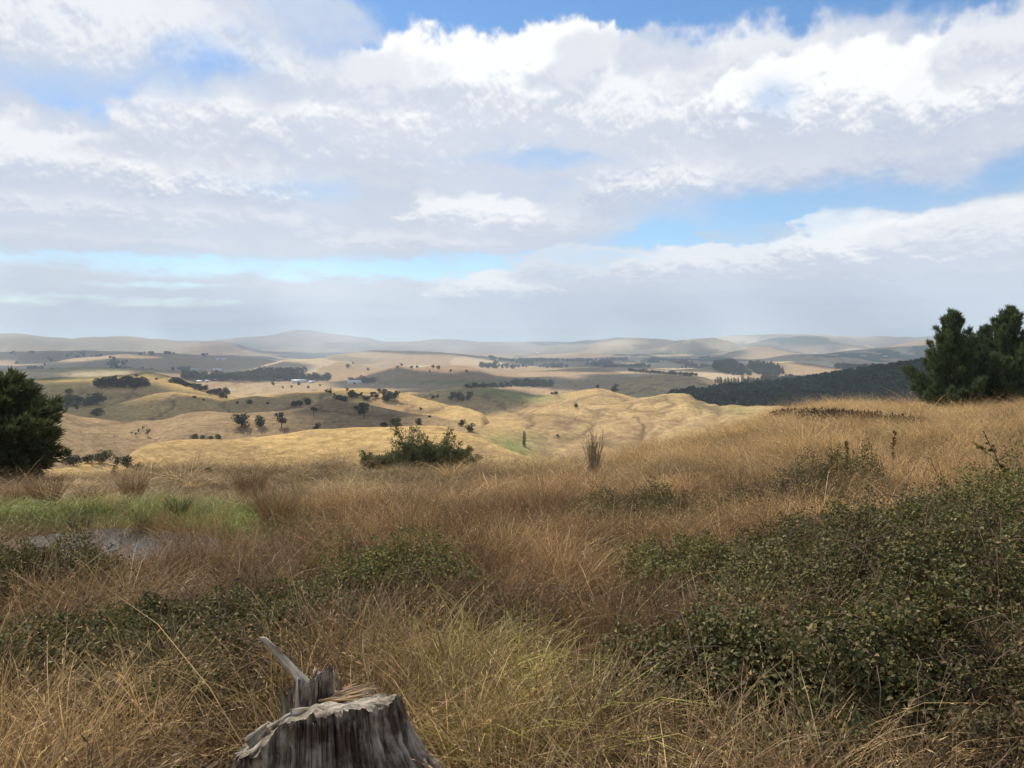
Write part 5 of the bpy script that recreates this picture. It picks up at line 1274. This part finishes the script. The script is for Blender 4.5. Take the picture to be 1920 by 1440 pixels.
# ------------------------------------------------------------------ tussocks: each its own plant
def build_tussocks():
    rng = np.random.RandomState(61)
    T = [  # u, v of the foot, height px, width px, kind, label
        (468, 932, 70, 75, 'tussock', 'tall brown tussock on the brow, upper of the two left of centre'), (518, 985, 88, 95, 'tussock', 'big dark-based brown tussock, lower of the two left of centre'), (250, 937, 60, 52, 'tussock', 'dark round tussock above the pond'),
        (88, 945, 60, 62, 'tussock', 'brown tussock in front of the left conifer'), (30, 940, 45, 60, 'tussock', 'low dark tussock at the left edge above the pond'), (168, 945, 42, 60, 'tussock', 'wide shaggy tussock between the conifer and the dark round tussock'),
        (336, 975, 62, 44, 'rush', 'grey-green rush clump right of the bright rushes'), (272, 997, 52, 36, 'rush', 'bright green upright rush clump behind the pond'), (150, 992, 42, 46, 'rush', 'green rush clump on the pond margin at left'),
        (1000, 985, 85, 120, 'tussock', 'wide fanning russet tussock below the bare shrub'), (950, 975, 66, 80, 'tussock', 'dark-hearted tussock left of the wide fanning one'), (1030, 925, 50, 90, 'tussock', 'russet weedy tussock beside the bare shrub'),
        (668, 1005, 72, 95, 'tussock', 'rust-red tussock in the centre left of the path'), (760, 1040, 70, 100, 'tussock', 'rust-red tussock right of the rust-red pair'), (1050, 1065, 70, 90, 'tussock', 'dark green-brown tussock in the centre'),
        (590, 1100, 76, 50, 'tussock', 'narrow upright tussock left of the bright bramble'), (940, 1120, 84, 110, 'tussock', 'loose leaning tussock in the middle foreground'), (980, 1440, 120, 130, 'yellow', 'yellow-green arching grass clump right of the stump'), (870, 1425, 110, 110, 'yellow', 'yellow-green grass clump touching the stump'),
        (1290, 1180, 70, 110, 'tussock', 'russet tussock in front of the sunlit bramble'), (300, 1330, 130, 120, 'tan', 'upright tan grass clump left of the stump'), (40, 1400, 150, 180, 'straw', 'pale straw clump leaning right in the lower left corner'), (1460, 1440, 110, 160, 'straw', 'pale seedy straw clump at the bottom right of centre'),
        (1720, 1440, 120, 150, 'straw', 'pale straw clump at the bottom near the right corner')]
    for u, v, h, w, mk, lab in T:
        p = on_ground(u, v + 6, 2.2, 60); d = math.sqrt(p.x ** 2 + p.y ** 2 + p.z ** 2)
        H = h * d / FPX * 1.05; S = w * d / FPX
        n = 420 if mk in ('tussock', 'rush') else 260
        root = empty('tussock', (p.x, p.y, p.z), lab, 'tussock', None, rng.uniform(0, 6.28))
        me = tuft_mesh('blades', 700 + int(u), M[mk], n, H * 1.15, S * .20, S / H * (.34 if mk != 'rush' else .2), max(.0045, .42 * d / FPX), .25 if mk == 'tussock' else .5, .5)
        add('blades', me, root)
        if mk == 'tussock':
            add('seed_heads', tuft_mesh('seed_heads', 900 + int(u), M['russet'], 40, H * 1.3, S * .18, S / H * .30, max(.003, .3 * d / FPX), .2, .3, 40, .16 * H), root)
def build_hedge():
    """the low dark brown bank of dead scrub on the right spur"""
    rng = np.random.RandomState(63)
    us = np.linspace(1448, 1712, 40)
    C, D, paths = [], [], []
    base = None
    for k, u in enumerate(us):
        v = np.interp(u, [1448, 1500, 1600, 1712], [792, 793, 797, 801])
        p = np.array(on_ground(u, v, 20, 135))
        if base is None: base = p.copy()
        d = math.hypot(p[0], p[1])
        h = np.interp(u, [1440, 1470, 1620, 1715], [16, 24, 20, 9]) * d / FPX
        for _ in range(90):
            q = p + np.array((rng.normal(0, .35), rng.normal(0, .6), 0)); q[2] = float(zat(q[0], q[1])) + h * rng.uniform(0, 1)
            C.append(q); D.append(unit(rng.normal(0, 1, 3) + np.array((0, 0, .9))))
        for _ in range(6):
            q = p + np.array((rng.normal(0, .4), rng.normal(0, .5), -.05))
            paths.append((curve_pts(q, unit(rng.normal(0, .35, 3) + np.array((0, 0, 1))), h * rng.uniform(.6, 1.15), 0, 4), np.linspace(.03, .012, 4)))
    root = empty('hedge', base, 'low dark brown hedge of dead scrub on the right spur', 'hedge')
    C = np.array(C); V, F, t, r = leaves(rng, C, np.array(D), unit(rng.normal(0, 1, C.shape)), .34, .13)
    add('foliage', make_mesh('foliage', V - base, [F], [plant_material('dead_scrub', (.060, .040, .032), (.13, .085, .062), (.09, .055, .042), .1, .0, .0)], {'t': ('FLOAT', t), 'rnd': ('FLOAT', r)}), root)
    V, F = tubes(paths, 3)
    add('stems', make_mesh('stems', V - base, [F], [M['bark']]), root)

# ------------------------------------------------------------------ farm buildings far off
def flat_material(name, c, rough=.7):
    m = bpy.data.materials.new(name); m.use_nodes = True
    nt = m.node_tree; nt.nodes.clear()
    geo = node(nt, 'ShaderNodeNewGeometry')
    n = node(nt, 'ShaderNodeTexNoise', {'Vector': geo.outputs['Position'], 'Scale': .8, 'Detail': 4.0})
    cc = mix_rgb(nt, n.outputs[0], tuple(x * .8 for x in c), tuple(min(1, x * 1.1) for x in c))
    node(nt, 'ShaderNodeOutputMaterial', {0: node(nt, 'ShaderNodeBsdfPrincipled', {'Base Color': cc, 'Roughness': rough}).outputs[0]})
    return m
def build_farms():
    wall, roof, grey = flat_material('pale_wall', (.72, .70, .66)), flat_material('pale_iron_roof', (.78, .77, .75), .5), flat_material('grey_iron_roof', (.42, .42, .43), .5)
    dark = flat_material('dark_opening', (.05, .05, .055))
    rng = np.random.RandomState(71)
    for u, v, wpx, lab in ((374, 717, 9, 'small white shed at the left end of the long shelterbelt'), (388, 716, 6, 'tiny white house beside the small white shed'), (560, 718, 26, 'long low white shed before the tall wood'), (585, 718, 12, 'white shed right of the long low shed'), (664, 719, 24, 'long white shed by the farm trees in the middle'), (366, 696, 16, 'pale shed behind the long shelterbelt'), (408, 695, 14, 'pale low shed above the tall wood'),
                           (990, 722, 9, 'white farmhouse inside the middle tree belt'), (1008, 723, 7, 'small white shed right of the middle farmhouse'), (1473, 714, 7, 'white house among the right-hand farm trees'), (1496, 711, 8, 'white shed above the right-hand farm house'), (1530, 663, 8, 'white house on the far pale slope at right'), (1618, 668, 10, 'white farm buildings on the plain left of the pines'), (1660, 669, 7, 'small white house nearest the pines on the plain'), (1010, 661, 10, 'tiny white shed far out on the blue plain'), (415, 675, 16, 'pale shed on the dark left plain')):
        p = on_ground(u, v, 900, 9000); d = math.hypot(p.x, p.y)
        L = wpx * d / FPX; W = min(L * .6, 14); h = min(max(L * .13, 2.6), 5.0); rf = W * .28
        root = empty('farm_building', p, lab, 'building', 'farm buildings', -math.atan2(p.x, p.y) + rng.uniform(-.3, .3))
        V = [(-L / 2, -W / 2, -1), (L / 2, -W / 2, -1), (L / 2, W / 2, -1), (-L / 2, W / 2, -1), (-L / 2, -W / 2, h), (L / 2, -W / 2, h), (L / 2, W / 2, h), (-L / 2, W / 2, h), (-L / 2, 0, h + rf), (L / 2, 0, h + rf)]
        add('wall', make_mesh('wall', V, [[(0, 1, 5, 4), (1, 2, 6, 5), (2, 3, 7, 6), (3, 0, 4, 7)], [(4, 8, 7), (5, 6, 9)]], [wall]), root)
        e = .5
        V = [(-L / 2 - e, -W / 2 - e, h - .1), (L / 2 + e, -W / 2 - e, h - .1), (L / 2 + e, 0, h + rf + .15), (-L / 2 - e, 0, h + rf + .15), (-L / 2 - e, W / 2 + e, h - .1), (L / 2 + e, W / 2 + e, h - .1)]
        V += [(x, y, z + .25) for x, y, z in V]
        add('roof', make_mesh('roof', V, [[(0, 3, 2, 1), (3, 4, 5, 2), (6, 7, 8, 9), (9, 8, 11, 10), (0, 1, 7, 6), (4, 10, 11, 5), (1, 2, 8, 7), (2, 5, 11, 8), (0, 6, 9, 3), (3, 9, 10, 4)]], [roof if rng.uniform() < .7 else grey]), root)
        add('door', box_mesh('door', (-L * .12, -W / 2 - .12, -1), (L * .06, -W / 2 + .05, h * .7), [dark]), root)
build_grass()
build_stump()
build_tussocks()
build_hedge()
build_farms()
